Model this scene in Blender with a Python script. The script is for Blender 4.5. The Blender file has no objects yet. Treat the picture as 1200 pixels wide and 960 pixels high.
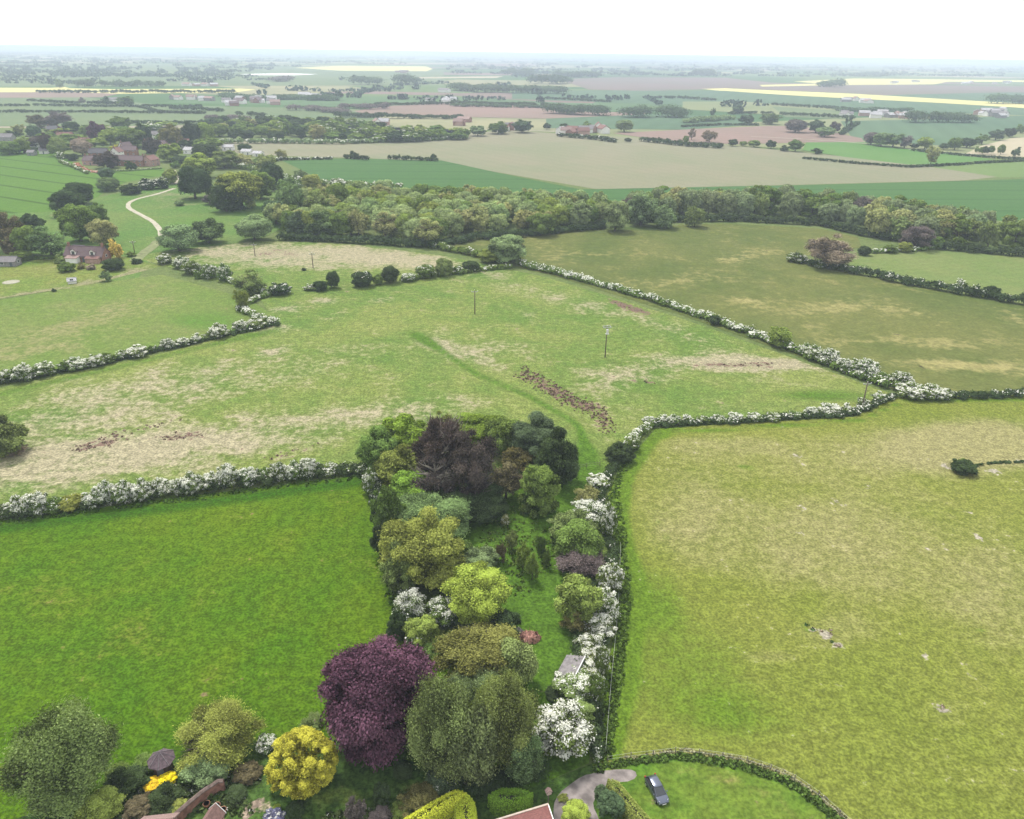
import bpy, bmesh, math, random
import numpy as np
from mathutils import Vector, Matrix
from mathutils.geometry import delaunay_2d_cdt
random.seed(7)
RNG = np.random.default_rng(7)
C = bpy.context.scene.collection
SC = bpy.context.scene

# ------------------------------------------------------------------ camera, sky, sun, exposure
F_PX, CAM_H = 889.0, 85.0
PITCH = math.atan((480 - 62.0) / F_PX)
ROLL = math.radians(0.86)
cam_rot = Matrix.Rotation(math.radians(90) - PITCH, 4, 'X') @ Matrix.Rotation(ROLL, 4, 'Z')
cam_d = bpy.data.cameras.new('camera')
cam_d.sensor_fit = 'HORIZONTAL'; cam_d.sensor_width = 36.0
cam_d.lens = F_PX / 1200 * 36.0
cam_d.clip_start = 0.5; cam_d.clip_end = 120000
cam = bpy.data.objects.new('camera', cam_d); C.objects.link(cam)
cam.matrix_world = Matrix.Translation((0, 0, CAM_H)) @ cam_rot
SC.camera = cam
HAZE_D = 1.85e-4
SUN_EL, SUN_AZ = math.radians(60), math.radians(30)     # azimuth measured from +Y (away from camera) towards -X
wd = bpy.data.worlds.new('World'); SC.world = wd; wd.use_nodes = True
nt = wd.node_tree; bg = nt.nodes['Background']
sky = nt.nodes.new('ShaderNodeTexSky'); sky.sky_type = 'NISHITA'; sky.sun_disc = False
sky.sun_elevation = SUN_EL; sky.sun_rotation = -SUN_AZ
sky.air_density = 1.0; sky.dust_density = 4.0; sky.ozone_density = 1.0
mxw = nt.nodes.new('ShaderNodeMix'); mxw.data_type = 'RGBA'; mxw.inputs[0].default_value = 0.86
nt.links.new(sky.outputs[0], mxw.inputs[6])
mxw.inputs[7].default_value = (7.4, 7.45, 7.5, 1)           # even white cloud layer
nt.links.new(mxw.outputs[2], bg.inputs[0]); bg.inputs[1].default_value = 0.1
sd = bpy.data.lights.new('sun', 'SUN'); sd.energy = 2.3; sd.angle = math.radians(12); sd.color = (1, 0.96, 0.9)
so = bpy.data.objects.new('sun', sd); C.objects.link(so)
sdir = Vector((-math.sin(SUN_AZ) * math.cos(SUN_EL), math.cos(SUN_AZ) * math.cos(SUN_EL), math.sin(SUN_EL)))
so.rotation_euler = sdir.to_track_quat('Z', 'Y').to_euler()
so.location = (0, 0, 300)
SC.view_settings.view_transform = 'Standard'; SC.view_settings.look = 'None'
SC.view_settings.exposure = 0.90; SC.view_settings.gamma = 1.0
SC.view_settings.use_curve_mapping = False
SC.cycles.max_bounces = 5; SC.cycles.diffuse_bounces = 3; SC.cycles.transmission_bounces = 3
SC.cycles.volume_bounces = 2; SC.cycles.transparent_max_bounces = 4
SC.cycles.caustics_reflective = False; SC.cycles.caustics_refractive = False

# ------------------------------------------------------------------ geometry of the view, used to survey the place
RM = np.array(cam_rot.to_3x3())
CAMP = np.array([0, 0, CAM_H])
def ray(u, v):
    d = RM @ np.array([(u - 600) / F_PX, -(v - 480) / F_PX, -1.0])
    return d
def G(u, v, z=0.0):
    d = ray(u, v)
    if d[2] > -0.0032: d[2] = -0.0032
    t = (z - CAM_H) / d[2]
    return np.array([d[0] * t, d[1] * t, z])
def proj(P):
    P = np.atleast_2d(P) - CAMP
    q = P @ RM
    dep = -q[:, 2]
    return 600 + F_PX * q[:, 0] / dep, 480 - F_PX * q[:, 1] / dep, dep
def scale_at(P):
    return F_PX / proj(P)[2][0]

# ------------------------------------------------------------------ object helpers
def tag(o, label=None, cat=None, group=None, kind=None):
    if label: o['label'] = label
    if cat: o['category'] = cat
    if group: o['group'] = group
    if kind: o['kind'] = kind
    return o
def empty(name, loc=(0, 0, 0), rz=0.0):
    o = bpy.data.objects.new(name, None); o.empty_display_size = 1
    o.location = tuple(float(a) for a in loc); o.rotation_euler = (0, 0, rz); C.objects.link(o); return o
def link_mesh(name, me, mat=None, parent=None):
    o = bpy.data.objects.new(name, me); C.objects.link(o)
    if mat is not None and len(me.materials) == 0: me.materials.append(mat)
    if parent: o.parent = parent
    return o
class MB:
    """collects boxes, prisms and tubes into one mesh"""
    def __init__(s): s.v, s.f = [], []
    def add(s, vs, fs):
        b = len(s.v); s.v += [tuple(float(c) for c in p) for p in vs]; s.f += [tuple(b + i for i in q) for q in fs]; return s
    def box(s, x0, x1, y0, y1, z0, z1):
        return s.add([(x0,y0,z0),(x1,y0,z0),(x1,y1,z0),(x0,y1,z0),(x0,y0,z1),(x1,y0,z1),(x1,y1,z1),(x0,y1,z1)],
                     [(3,2,1,0),(4,5,6,7),(0,1,5,4),(1,2,6,5),(2,3,7,6),(3,0,4,7)])
    def prism_x(s, prof, x0, x1):
        n = len(prof)
        vs = [(x0, y, z) for y, z in prof] + [(x1, y, z) for y, z in prof]
        fs = [tuple(range(n - 1, -1, -1)), tuple(range(n, 2 * n))]
        fs += [(i, (i + 1) % n, n + (i + 1) % n, n + i) for i in range(n)]
        return s.add(vs, fs)
    def prism_y(s, prof, y0, y1):
        n = len(prof)
        vs = [(x, y0, z) for x, z in prof] + [(x, y1, z) for x, z in prof]
        fs = [tuple(range(n)), tuple(range(2 * n - 1, n - 1, -1))]
        fs += [((i + 1) % n, i, n + i, n + (i + 1) % n) for i in range(n)]
        return s.add(vs, fs)
    def tube(s, pts, rad, n=6):
        pts = [Vector(p) for p in pts]; rings = []
        if not hasattr(rad, '__len__'): rad = [rad] * len(pts)
        vs, fs = [], []
        for i, p in enumerate(pts):
            a = pts[min(i + 1, len(pts) - 1)] - pts[max(i - 1, 0)]
            if a.length < 1e-9: a = Vector((0, 0, 1))
            a.normalize(); r = Vector((1, 0, 0)) if abs(a.x) < 0.9 else Vector((0, 1, 0))
            e1 = a.cross(r).normalized(); e2 = a.cross(e1)
            for k in range(n):
                t = 2 * math.pi * k / n
                vs.append(p + (e1 * math.cos(t) + e2 * math.sin(t)) * rad[i])
        for i in range(len(pts) - 1):
            for k in range(n):
                k2 = (k + 1) % n
                fs.append((i * n + k, i * n + k2, (i + 1) * n + k2, (i + 1) * n + k))
        fs.append(tuple(range(n - 1, -1, -1))); fs.append(tuple((len(pts) - 1) * n + k for k in range(n)))
        return s.add(vs, fs)
    def mesh(s, name, smooth=False):
        me = bpy.data.meshes.new(name); me.from_pydata(s.v, [], s.f)
        bm = bmesh.new(); bm.from_mesh(me); bmesh.ops.recalc_face_normals(bm, faces=bm.faces); bm.to_mesh(me); bm.free()
        if smooth: me.polygons.foreach_set('use_smooth', [True] * len(me.polygons))
        return me
    def build(s, name, mat, parent=None, smooth=False, bevel=0):
        me = s.mesh(name, smooth)
        if bevel:
            bm = bmesh.new(); bm.from_mesh(me)
            bmesh.ops.bevel(bm, geom=bm.edges[:], offset=bevel, segments=1, affect='EDGES', clamp_overlap=True)
            bm.to_mesh(me); bm.free()
        return link_mesh(name, me, mat, parent)

# ------------------------------------------------------------------ materials
def new_mat(name):
    m = bpy.data.materials.new(name); m.use_nodes = True
    n = m.node_tree.nodes; l = m.node_tree.links
    return m, n, l, n['Principled BSDF']
def N(n, t, **k):
    x = n.new(t)
    for a, b in k.items(): setattr(x, a, b)
    return x
def mixc(n, l, f, a, b, bt='MIX'):
    x = n.new('ShaderNodeMix'); x.data_type = 'RGBA'; x.blend_type = bt
    for s, v in ((0, f), (6, a), (7, b)):
        if isinstance(v, (int, float)): x.inputs[s].default_value = v
        elif isinstance(v, tuple): x.inputs[s].default_value = (*v[:3], 1)
        else: l.new(v, x.inputs[s])
    return x.outputs[2]
def mth(n, l, op, a, b=None, clamp=False):
    x = n.new('ShaderNodeMath'); x.operation = op; x.use_clamp = clamp
    for s, v in ((0, a), (1, b)):
        if v is None: continue
        if isinstance(v, (int, float)): x.inputs[s].default_value = v
        else: l.new(v, x.inputs[s])
    return x.outputs[0]
def noise(n, l, vec, scale, detail=3, rough=0.55, dist=0.0):
    x = n.new('ShaderNodeTexNoise'); x.inputs['Scale'].default_value = scale
    x.inputs['Detail'].default_value = detail; x.inputs['Roughness'].default_value = rough
    x.inputs['Distortion'].default_value = dist
    l.new(vec, x.inputs['Vector']); return x.outputs[0]
def rng_(n, l, v, a, b, c=0.0, d=1.0):
    x = n.new('ShaderNodeMapRange'); x.inputs[1].default_value = a; x.inputs[2].default_value = b
    x.inputs[3].default_value = c; x.inputs[4].default_value = d; x.interpolation_type = 'SMOOTHSTEP'
    l.new(v, x.inputs[0]); return x.outputs[0]
def plain(name, col, rough=0.8, var=0.2, scale=2.0, spec=0.3, bump=0.0, metal=0.0):
    m, n, l, b = new_mat(name)
    tc = N(n, 'ShaderNodeTexCoord').outputs['Object']
    f = noise(n, l, tc, scale, 4)
    lo = tuple(c * (1 - var) for c in col); hi = tuple(min(1, c * (1 + var)) for c in col)
    l.new(mixc(n, l, rng_(n, l, f, 0.3, 0.7), lo, hi), b.inputs['Base Color'])
    b.inputs['Roughness'].default_value = rough; b.inputs['Specular IOR Level'].default_value = spec
    b.inputs['Metallic'].default_value = metal
    if bump:
        bp = N(n, 'ShaderNodeBump'); bp.inputs['Distance'].default_value = bump; l.new(f, bp.inputs['Height']); l.new(bp.outputs[0], b.inputs['Normal'])
    return m
def tiles_mat(name, col, sx=1.2, sz=3.2, mortar=(0.12, 0.1, 0.09)):
    m, n, l, b = new_mat(name)
    tc = N(n, 'ShaderNodeTexCoord').outputs['Object']
    br = N(n, 'ShaderNodeTexBrick'); br.inputs['Scale'].default_value = sz
    br.inputs['Color1'].default_value = (*[c * 0.75 for c in col], 1); br.inputs['Color2'].default_value = (*[min(1, c * 1.25) for c in col], 1)
    br.inputs['Mortar'].default_value = (*mortar, 1); br.inputs['Mortar Size'].default_value = 0.03
    mp = N(n, 'ShaderNodeMapping'); mp.inputs['Rotation'].default_value = (math.radians(90), 0, 0) if sx > 2 else (0, 0, 0)
    l.new(tc, mp.inputs[0]); l.new(mp.outputs[0], br.inputs['Vector'])
    f = noise(n, l, tc, 0.7, 4)
    l.new(mixc(n, l, rng_(n, l, f, 0.35, 0.75, 0, 0.5), br.outputs[0], tuple(c * 0.6 for c in col)), b.inputs['Base Color'])
    b.inputs['Roughness'].default_value = 0.85; b.inputs['Specular IOR Level'].default_value = 0.25
    return m
# one leaf material: the kind's own leaf colour comes from the object colour, its alpha says how much is in blossom
def make_leaf():
    m, n, l, b = new_mat('leaf'); n.remove(b)
    out = n['Material Output']
    oi = N(n, 'ShaderNodeObjectInfo'); at = N(n, 'ShaderNodeAttribute', attribute_name='lf')
    sp = N(n, 'ShaderNodeSeparateColor'); l.new(at.outputs['Color'], sp.inputs[0])
    k = rng_(n, l, sp.outputs[0], 0, 1, 0.38, 1.7)  # wide tone range deepens the painted shade between leaf tufts
    vm = N(n, 'ShaderNodeVectorMath', operation='SCALE'); l.new(oi.outputs['Color'], vm.inputs[0]); l.new(k, vm.inputs['Scale'])
    hs = N(n, 'ShaderNodeHueSaturation'); l.new(vm.outputs[0], hs.inputs['Color'])
    l.new(rng_(n, l, oi.outputs['Random'], 0, 1, 0.492, 0.506), hs.inputs['Hue'])
    l.new(rng_(n, l, sp.outputs[2], 0, 1, 0.85, 1.2), hs.inputs['Value'])
    yl = hs.outputs[0]
    bl = mth(n, l, 'GREATER_THAN', sp.outputs[1], oi.outputs['Alpha'])
    col = mixc(n, l, bl, yl, (0.72, 0.72, 0.66))
    d = N(n, 'ShaderNodeBsdfDiffuse'); l.new(col, d.inputs[0])
    t = N(n, 'ShaderNodeBsdfTranslucent'); l.new(mixc(n, l, 1.0, col, (1.0, 1.1, 0.6), 'MULTIPLY'), t.inputs[0])
    mx = N(n, 'ShaderNodeMixShader'); mx.inputs[0].default_value = 0.18
    l.new(d.outputs[0], mx.inputs[1]); l.new(t.outputs[0], mx.inputs[2]); l.new(mx.outputs[0], out.inputs[0])
    return m
M_LEAF = make_leaf()
def make_bark():
    m, n, l, b = new_mat('bark')
    oi = N(n, 'ShaderNodeObjectInfo'); tc = N(n, 'ShaderNodeTexCoord').outputs['Object']
    f = noise(n, l, tc, 6, 4)
    l.new(mixc(n, l, rng_(n, l, f, 0.3, 0.7, 0.3, 1.0), (0.03, 0.025, 0.02), oi.outputs['Color']), b.inputs['Base Color'])
    b.inputs['Roughness'].default_value = 0.9
    return m
M_BARK = make_bark()

# ------------------------------------------------------------------ foliage meshes
def quads_mesh(name, cen, nor, size, R, Gc, B, up=None, aspect=1.0):
    """one leaf-sized face per centre: cen (n,3), nor (n,3), size (n,)"""
    n = len(cen)
    nor = nor / (np.linalg.norm(nor, axis=1, keepdims=True) + 1e-9)
    ref = RNG.normal(size=(n, 3)) if up is None else up
    e1 = np.cross(nor, ref); e1 /= (np.linalg.norm(e1, axis=1, keepdims=True) + 1e-9)
    e2 = np.cross(nor, e1)
    s1 = (size * 0.5)[:, None]; s2 = s1 * aspect
    v = np.stack([cen - e1 * s1 * 0.9 - e2 * s2 * .25, cen + e2 * -s2, cen + e1 * s1, cen + e2 * s2], axis=1).reshape(-1, 3)
    me = bpy.data.meshes.new(name)
    me.vertices.add(4 * n); me.vertices.foreach_set('co', v.astype(np.float32).ravel())
    me.loops.add(4 * n); me.loops.foreach_set('vertex_index', np.arange(4 * n, dtype=np.int32))
    me.polygons.add(n); me.polygons.foreach_set('loop_start', np.arange(0, 4 * n, 4, dtype=np.int32))
    me.polygons.foreach_set('loop_total', np.full(n, 4, dtype=np.int32))
    me.update(calc_edges=True)
    ca = me.color_attributes.new('lf', 'FLOAT_COLOR', 'POINT')
    col = np.repeat(np.stack([R, Gc, B, np.ones(n)], axis=1), 4, axis=0)
    ca.data.foreach_set('color', col.astype(np.float32).ravel())
    me.materials.append(M_LEAF)
    return me
def sph(n):
    p = RNG.normal(size=(n, 3)); return p / np.linalg.norm(p, axis=1, keepdims=True)
def rank(x):
    r = np.empty(len(x)); r[np.argsort(x)] = np.arange(len(x)) / max(1, len(x) - 1); return r
def lumps_to_leaves(lc, lr, nl, leaf, squash=0.85, weep=0.0, minz=-1e9, rough=0.16, orient=0.72):
    """leaves on the surface of lumps: lc (k,3) centres, lr (k,3) radii, nl leaves per lump (k,)"""
    idx = np.repeat(np.arange(len(lc)), nl)
    d = sph(len(idx)); flip = (d[:, 2] < -0.25) & (RNG.random(len(idx)) < 0.6); d[flip, 2] *= -1
    # sub-clumps: pull directions together so the surface breaks into tufts
    k = max(4, int(math.sqrt(np.median(nl)) * 1.1))
    sub = sph(len(lc) * k).reshape(len(lc), k, 3); srnd = RNG.random((len(lc), k))
    pick = RNG.integers(0, k, len(idx)); sd_ = sub[idx, pick]
    sd_ = np.where((sd_[:, 2] < -0.3)[:, None], sd_ * np.array([1, 1, -1]), sd_)
    mixd = d * 0.55 + sd_ * 0.75; mixd /= np.linalg.norm(mixd, axis=1, keepdims=True)
    rad = 1.0 + RNG.normal(size=len(idx)) * rough - 0.25 * np.abs(RNG.normal(size=len(idx))) + 0.30 * (srnd[idx, pick] - .5)
    cen = lc[idx] + mixd * lr[idx] * rad[:, None]
    nor = mixd * orient + RNG.normal(size=cen.shape) * (1 - orient) + np.array([0, 0, 0.25])
    lump_r = RNG.random(len(lc))[idx]
    R = np.clip(0.35 * lump_r + 0.35 * srnd[idx, pick] + 0.3 * RNG.random(len(idx)), 0, 1)  # recessed tufts get darker leaf colour, painting shade into crown gaps
    B = np.clip(0.5 * RNG.random(len(lc))[idx] + 0.5 * RNG.random(len(idx)), 0, 1)
    gb = 0.55 * srnd[idx, (pick)] + 0.35 * RNG.random(len(lc))[idx] + 0.35 * RNG.random(len(idx)) + 0.35 * mixd[:, 2]
    R = .5 + (R - .5) * .6 if leaf > .1 else np.clip(.46 + (R - .5) * 1.7, 0, 1)
    ok = cen[:, 2] > minz
    size = leaf * (0.65 + 0.7 * RNG.random(len(idx)))
    return cen[ok], nor[ok], size[ok], R[ok], gb[ok], B[ok]
LOD = {'hero': (0.038, 2.4), 'hi': (0.065, 2.3), 'mid': (0.12, 2.2), 'low': (0.22, 1.9), 'tiny': (0.42, 1.5)}
_protos = {}
def crown_mesh(style, lod, var):
    key = (style, lod, var)
    if key in _protos: return _protos[key]
    leaf, cover = LOD[lod]
    aspect, up, rough, orient, squash = 1.0, None, 0.16, 0.72, 0.85
    def env(n, k_out=0.68):
        d = sph(n * 3); d[:, 2] -= .12; d /= np.linalg.norm(d, axis=1, keepdims=True); d = d[d[:, 2] > -0.95][:n]
        return d
    if style == 'round':
        n = 34; d = env(n); lr = RNG.uniform(0.26, 0.40, len(d)); lc = d * (1 - lr[:, None] * 0.95) * RNG.uniform(0.85, 1.03, (len(d), 1))
    elif style == 'lumpy':
        n = 56; d = env(n); lr = RNG.uniform(0.17, 0.32, len(d)); lc = d * (1 - lr[:, None]) * RNG.uniform(0.72, 1.08, (len(d), 1)); rough = .12
    elif style == 'smooth':
        n = 30; d = env(n); lr = RNG.uniform(0.34, 0.42, len(d)); lc = d * (0.98 - lr[:, None]); rough = .10
    elif style == 'open':
        n = 34; d = env(n); lr = RNG.uniform(0.14, 0.30, len(d)); lc = d * (1 - lr[:, None]) * RNG.uniform(0.45, 1.15, (len(d), 1)); rough = .3; cover *= .6
    elif style == 'twiggy':
        n = 44; d = env(n); lr = RNG.uniform(0.12, 0.26, len(d)); lc = d * (1 - lr[:, None]) * RNG.uniform(0.5, 1.1, (len(d), 1)); rough = .4; cover *= .5; orient = .2; aspect = 0.35
    elif style == 'spray':
        n = 60; d = env(n); lr = RNG.uniform(0.12, 0.28, len(d)); lc = d * (1 - lr[:, None] * .8) * RNG.uniform(0.6, 1.16, (len(d), 1)); rough = .28; orient = .62; aspect = .6
    elif style == 'beech':
        n = 110; d = env(n); lr = RNG.uniform(0.11, 0.24, len(d)); lc = d * (1 - lr[:, None]) * RNG.uniform(0.82, 1.12, (len(d), 1)); rough = .3; orient = .62; aspect = .6
    elif style == 'weep':
        n = 46; d = env(n); lr = RNG.uniform(0.16, 0.30, len(d)); lc = d * (1 - lr[:, None]) * RNG.uniform(0.7, 1.06, (len(d), 1)); rough = .34; orient = .6; aspect = 1.7; leaf *= .72
    elif style == 'conifer':
        n = 44; z = RNG.uniform(-0.95, 0.95, n); r = (0.98 - z) * 0.5 * RNG.uniform(.55, 1, n); a = RNG.uniform(0, 6.28, n)
        lc = np.stack([r * np.cos(a), r * np.sin(a), z], 1); lr = 0.10 + 0.14 * (1 - z) / 2; rough = .3; aspect = .5
    elif style == 'cone':
        n = 50; z = RNG.uniform(-0.9, 0.85, n); prof = np.sqrt(np.clip(1 - (z * .5 + .42) ** 2.0, 0.02, 1)) * np.clip((z + 1.5) / 1.0, 0, 1); r = prof * RNG.uniform(.55, .82, n)
        a = RNG.uniform(0, 6.28, n); lc = np.stack([r * np.cos(a), r * np.sin(a), z * .92], 1); lr = RNG.uniform(.18, .26, n); rough = .12
    elif style == 'column':
        n = 30; z = RNG.uniform(-0.9, 0.9, n); r = np.sqrt(1 - (z * .95) ** 2) * .6; a = RNG.uniform(0, 6.28, n)
        lc = np.stack([r * np.cos(a), r * np.sin(a), z * .95], 1); lr = RNG.uniform(.25, .4, n)
    elif style == 'cauli':
        n = 150; d = env(n); lr = RNG.uniform(0.10, 0.17, len(d)); lc = d * (0.99 - lr[:, None]) * RNG.uniform(0.9, 1.04, (len(d), 1)); rough = .10
    if lod in ('low', 'tiny') and len(lc) > 22:
        sel = RNG.permutation(len(lc))[:26 if lod == 'low' else 16]; lc, lr = lc[sel], lr[sel] * (1.12 if lod == 'low' else 1.3)
    core = {'round': .60, 'lumpy': .62, 'smooth': .68, 'open': .42, 'twiggy': .38, 'spray': .60, 'beech': .62, 'weep': .52, 'cauli': .74, 'cone': .5}.get(style, 0)
    if core:
        lc = np.vstack([lc, [[0, 0, -.05], [.12, .1, .12], [-.1, -.1, .1]]]); lr = np.concatenate([lr, [core, core * .82, core * .82]])
    if style == 'cauli': lc, lr = lc[:-2], lr[:-2]
    lr3 = np.stack([lr, lr, lr * squash], 1)
    if style == 'weep': lr3[:, 2] *= 1.35
    if style == 'column': lr3[:, 2] *= .5
    nl = np.maximum(5, (cover * 4 * math.pi * lr ** 2 / (leaf ** 2 * 0.5 * min(aspect, 1.4) )).astype(int))
    nl = np.minimum(nl, 6000)
    if core: nl[-(1 if style == 'cauli' else 3):] = (nl[-3:][-(1 if style == 'cauli' else 3):] * .45).astype(int)
    cen, nor, size, R, gb, B = lumps_to_leaves(lc, lr3, nl, leaf, rough=rough, orient=orient)
    # drop leaves buried deep in other lumps (never seen)
    rr = np.linalg.norm(cen * np.array([1, 1, 1.0]), axis=1)
    keep = (rr > 0.30) | (RNG.random(len(cen)) < .2)
    if style in ('conifer', 'column', 'cone'): keep[:] = True
    cen, nor, size, R, gb, B = [a[keep] for a in (cen, nor, size, R, gb, B)]
    if style == 'weep':
        nor[:, 2] *= .25; up = np.tile(np.array([0, 0, 1.0]), (len(cen), 1)) + RNG.normal(size=cen.shape) * .25
        up = np.cross(nor, up)
    if aspect < 0.8: up = cen + RNG.normal(size=cen.shape) * .25; up = np.cross(nor, up) if style != 'conifer' else up
    if aspect < 0.8: size = size * 1.35
    me = quads_mesh('crown', cen, nor, size, R, rank(gb), B, up=up, aspect=aspect)
    _protos[key] = me
    return me
def trunk_mesh(style, var, big):
    key = ('trunk', style, var, big)
    if key in _protos: return _protos[key]
    mb = MB(); r = random.Random(var * 7 + 1)
    nb = (26 if style in ('twiggy', 'open') else 10) if big else 4
    w = 0.055
    mb.tube([(0, 0, -0.01), (0.01, 0, .15), (-.01, .01, .4), (0.02, 0.0, .7), (0, .02, .92)], [w * 1.5, w, w * .8, w * .45, w * .12], 7 if big else 4)
    for i in range(nb):
        a = r.uniform(0, 6.28); z0 = r.uniform(.2, .7); L = r.uniform(.45, .85) * (1 - abs(z0 - .5) * .7); el = r.uniform(.25, .75)
        z1 = min(.95, z0 + L * el * .6)
        p0 = (0, 0, z0); p1 = (math.cos(a) * L * .5, math.sin(a) * L * .5, (z0 + z1) / 2 + .02); p2 = (math.cos(a + .15) * L, math.sin(a + .15) * L, z1)
        mb.tube([p0, p1, p2], [w * .5, w * .3, w * .06], 5 if big else 3)
        if big:
            for j in range(4):
                a2 = a + r.uniform(-.9, .9); l2 = r.uniform(.15, .32); f = r.uniform(.4, .9)
                q = (math.cos(a) * L * f, math.sin(a) * L * f, z0 + (z1 - z0) * f)
                mb.tube([q, (q[0] + math.cos(a2) * l2, q[1] + math.sin(a2) * l2, q[2] + l2 * r.uniform(.1, .7))], [w * .2, w * .04], 3)
    me = mb.mesh('trunk', smooth=True); me.materials.append(M_BARK)
    _protos[key] = me
    return me
PAL = {  # leaf colours, linear reflectance
 'dark': (.035, .055, .02), 'deep': (.028, .042, .017), 'mid': (.068, .100, .024), 'bright': (.082, .125, .018), 'light': (.108, .140, .032),
 'olive': (.095, .122, .040), 'yolive': (.120, .135, .032), 'lime': (.135, .17, .03), 'gold': (.215, .205, .028), 'yellow': (.40, .34, .01), 'purple': (.060, .028, .045),
 'greygreen': (.072, .105, .040), 'willow': (.125, .155, .068), 'sage': (.095, .13, .058), 'tan': (.15, .155, .062), 'brown': (.075, .065, .035), 'twig': (.14, .11, .08),
 'plum': (.046, .036, .031), 'rust': (.088, .080, .030), 'blue': (.046, .068, .034), 'pink': (.165, .13, .10), 'amber': (.32, .235, .06), 'mauve': (.085, .072, .068),
}
def jit(c, a=.12):
    k = random.uniform(1 - a, 1 + a)
    return tuple(x * k * random.uniform(1 - a * .4, 1 + a * .4) for x in c)
FOL = 1.8
def solve_crown(cx, cy, w, h, clear):
    d = ray(cx, cy); zc = 4.0; th = math.asin(-d[2] / np.linalg.norm(d))
    for _ in range(8):
        P = G(cx, cy, zc); s = scale_at(P); R = w / 2 / s
        a2 = (h / 2 / s) ** 2 - (R * math.sin(th)) ** 2
        a = math.sqrt(max(a2, 0)) / math.cos(th)
        a = min(max(a, .5 * R), 2.6 * R); zc = a * (1 + clear)
    return P, R, a, zc
def lod_for(w):
    return 'hero' if w > 70 else 'hi' if w > 34 else 'mid' if w > 15 else 'low' if w > 7 else 'tiny'
TREES = []
def plant(P, R, a, zc, wpx, style, col, bl=0.0, name='tree', label=None, cat='tree', group=None, trunk=True, barkcol=(.10, .08, .06), nvar=2, lod=None):
    root = empty(name, (P[0], P[1], 0), random.uniform(0, 6.28))
    tag(root, label, cat, group)
    lod = lod or lod_for(wpx); var = random.randrange(nvar)
    c = link_mesh('crown' if trunk else 'foliage', crown_mesh(style, lod, var), None, root)
    c.location = (0, 0, zc); c.scale = (R, R, a)
    cc = jit(PAL[col] if isinstance(col, str) else col, .08)
    c.color = (cc[0] * FOL, cc[1] * FOL, cc[2] * FOL, 1 - bl * .62)
    if trunk:
        t = link_mesh('trunk', trunk_mesh(style, var, wpx > 30), None, root)
        k_ = 1.22 if barkcol == (.36, .32, .26) else 1.0
        t.scale = (R * k_, R * k_, (zc + a * .75) * k_); t.color = (*barkcol, 1)
    TREES.append((P[0], P[1], R))
    return root
TG = 1.0
def tree(cx, cy, w, h, style, col, label, bl=0.0, name='tree', cat='tree', group=None, **k):
    w *= TG; h *= 1 + (TG - 1) * .5
    P, R, a, zc = solve_crown(cx, cy, w, h, -.02)
    return plant(P, R, a, zc, w, style, col, bl, name, label, cat, group, **k)
def bush(cx, cy, w, h, style, col, label, bl=0.0, name='bush', cat='bush', group=None, **k):
    P, R, a, zc = solve_crown(cx, cy, w, h, -.12)
    return plant(P, R, a, zc, w, style, col, bl, name, label, cat, group, trunk=False, **k)

def resample(pts, step):
    out = [np.array(pts[0], float)]
    for i in range(len(pts) - 1):
        a, b = np.array(pts[i], float), np.array(pts[i + 1], float)
        n = max(1, int(np.linalg.norm(b - a) / step))
        for k in range(1, n + 1): out.append(a + (b - a) * k / n)
    return np.array(out)
def hedge(px, wid, hgt, col, label, bl=0.0, name='hedge', cat='hedge', kind=None, lumpy=.35, gap=0.0, leafpx=1.9, group=None, tall=0.0):
    w3 = [G(u, v) for u, v in px]
    step = wid * .42; pts = resample(w3, step)
    pts = pts[RNG.random(len(pts)) >= gap] if gap else pts
    _, _, dep = proj(pts)
    n = len(pts); cx = pts.copy(); cx[:, :2] += RNG.normal(size=(n, 2)) * wid * .16
    slow = np.interp(np.arange(n), np.arange(0, n + 6, 6), RNG.random(len(np.arange(0, n + 6, 6))))
    hh = hgt * (1 - lumpy + lumpy * 1.6 * (0.5 * slow + .5 * RNG.random(n))) + tall * (RNG.random(n) > .9)
    rr = np.stack([wid * .5 * RNG.uniform(.8, 1.15, n), wid * .5 * RNG.uniform(.8, 1.15, n), hh * .55], 1)
    lc = np.stack([cx[:, 0], cx[:, 1], hh * .45], 1)
    leaf = float(np.clip(leafpx * np.median(dep) / F_PX, .16, 6)); leaf = min(leaf, wid * .6)
    area = 4 * math.pi * (wid * .5) * (hgt * .5 + wid * .25) * .5
    nl = np.full(n, max(8, int(1.7 * area / (leaf ** 2 * .5))))
    tot = nl.sum()
    if tot > 90000: nl = np.maximum(6, (nl * 90000 / tot).astype(int))
    cen, nor, size, R, gb, B = lumps_to_leaves(lc, rr, nl, leaf, minz=-.1)
    o = link_mesh(name, quads_mesh(name, cen, nor, size, R, rank(gb), B))
    c = PAL[col] if isinstance(col, str) else col
    o.color = (c[0] * FOL, c[1] * FOL, c[2] * FOL, 1 - bl * .6)
    return tag(o, label, cat, group, kind)

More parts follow.
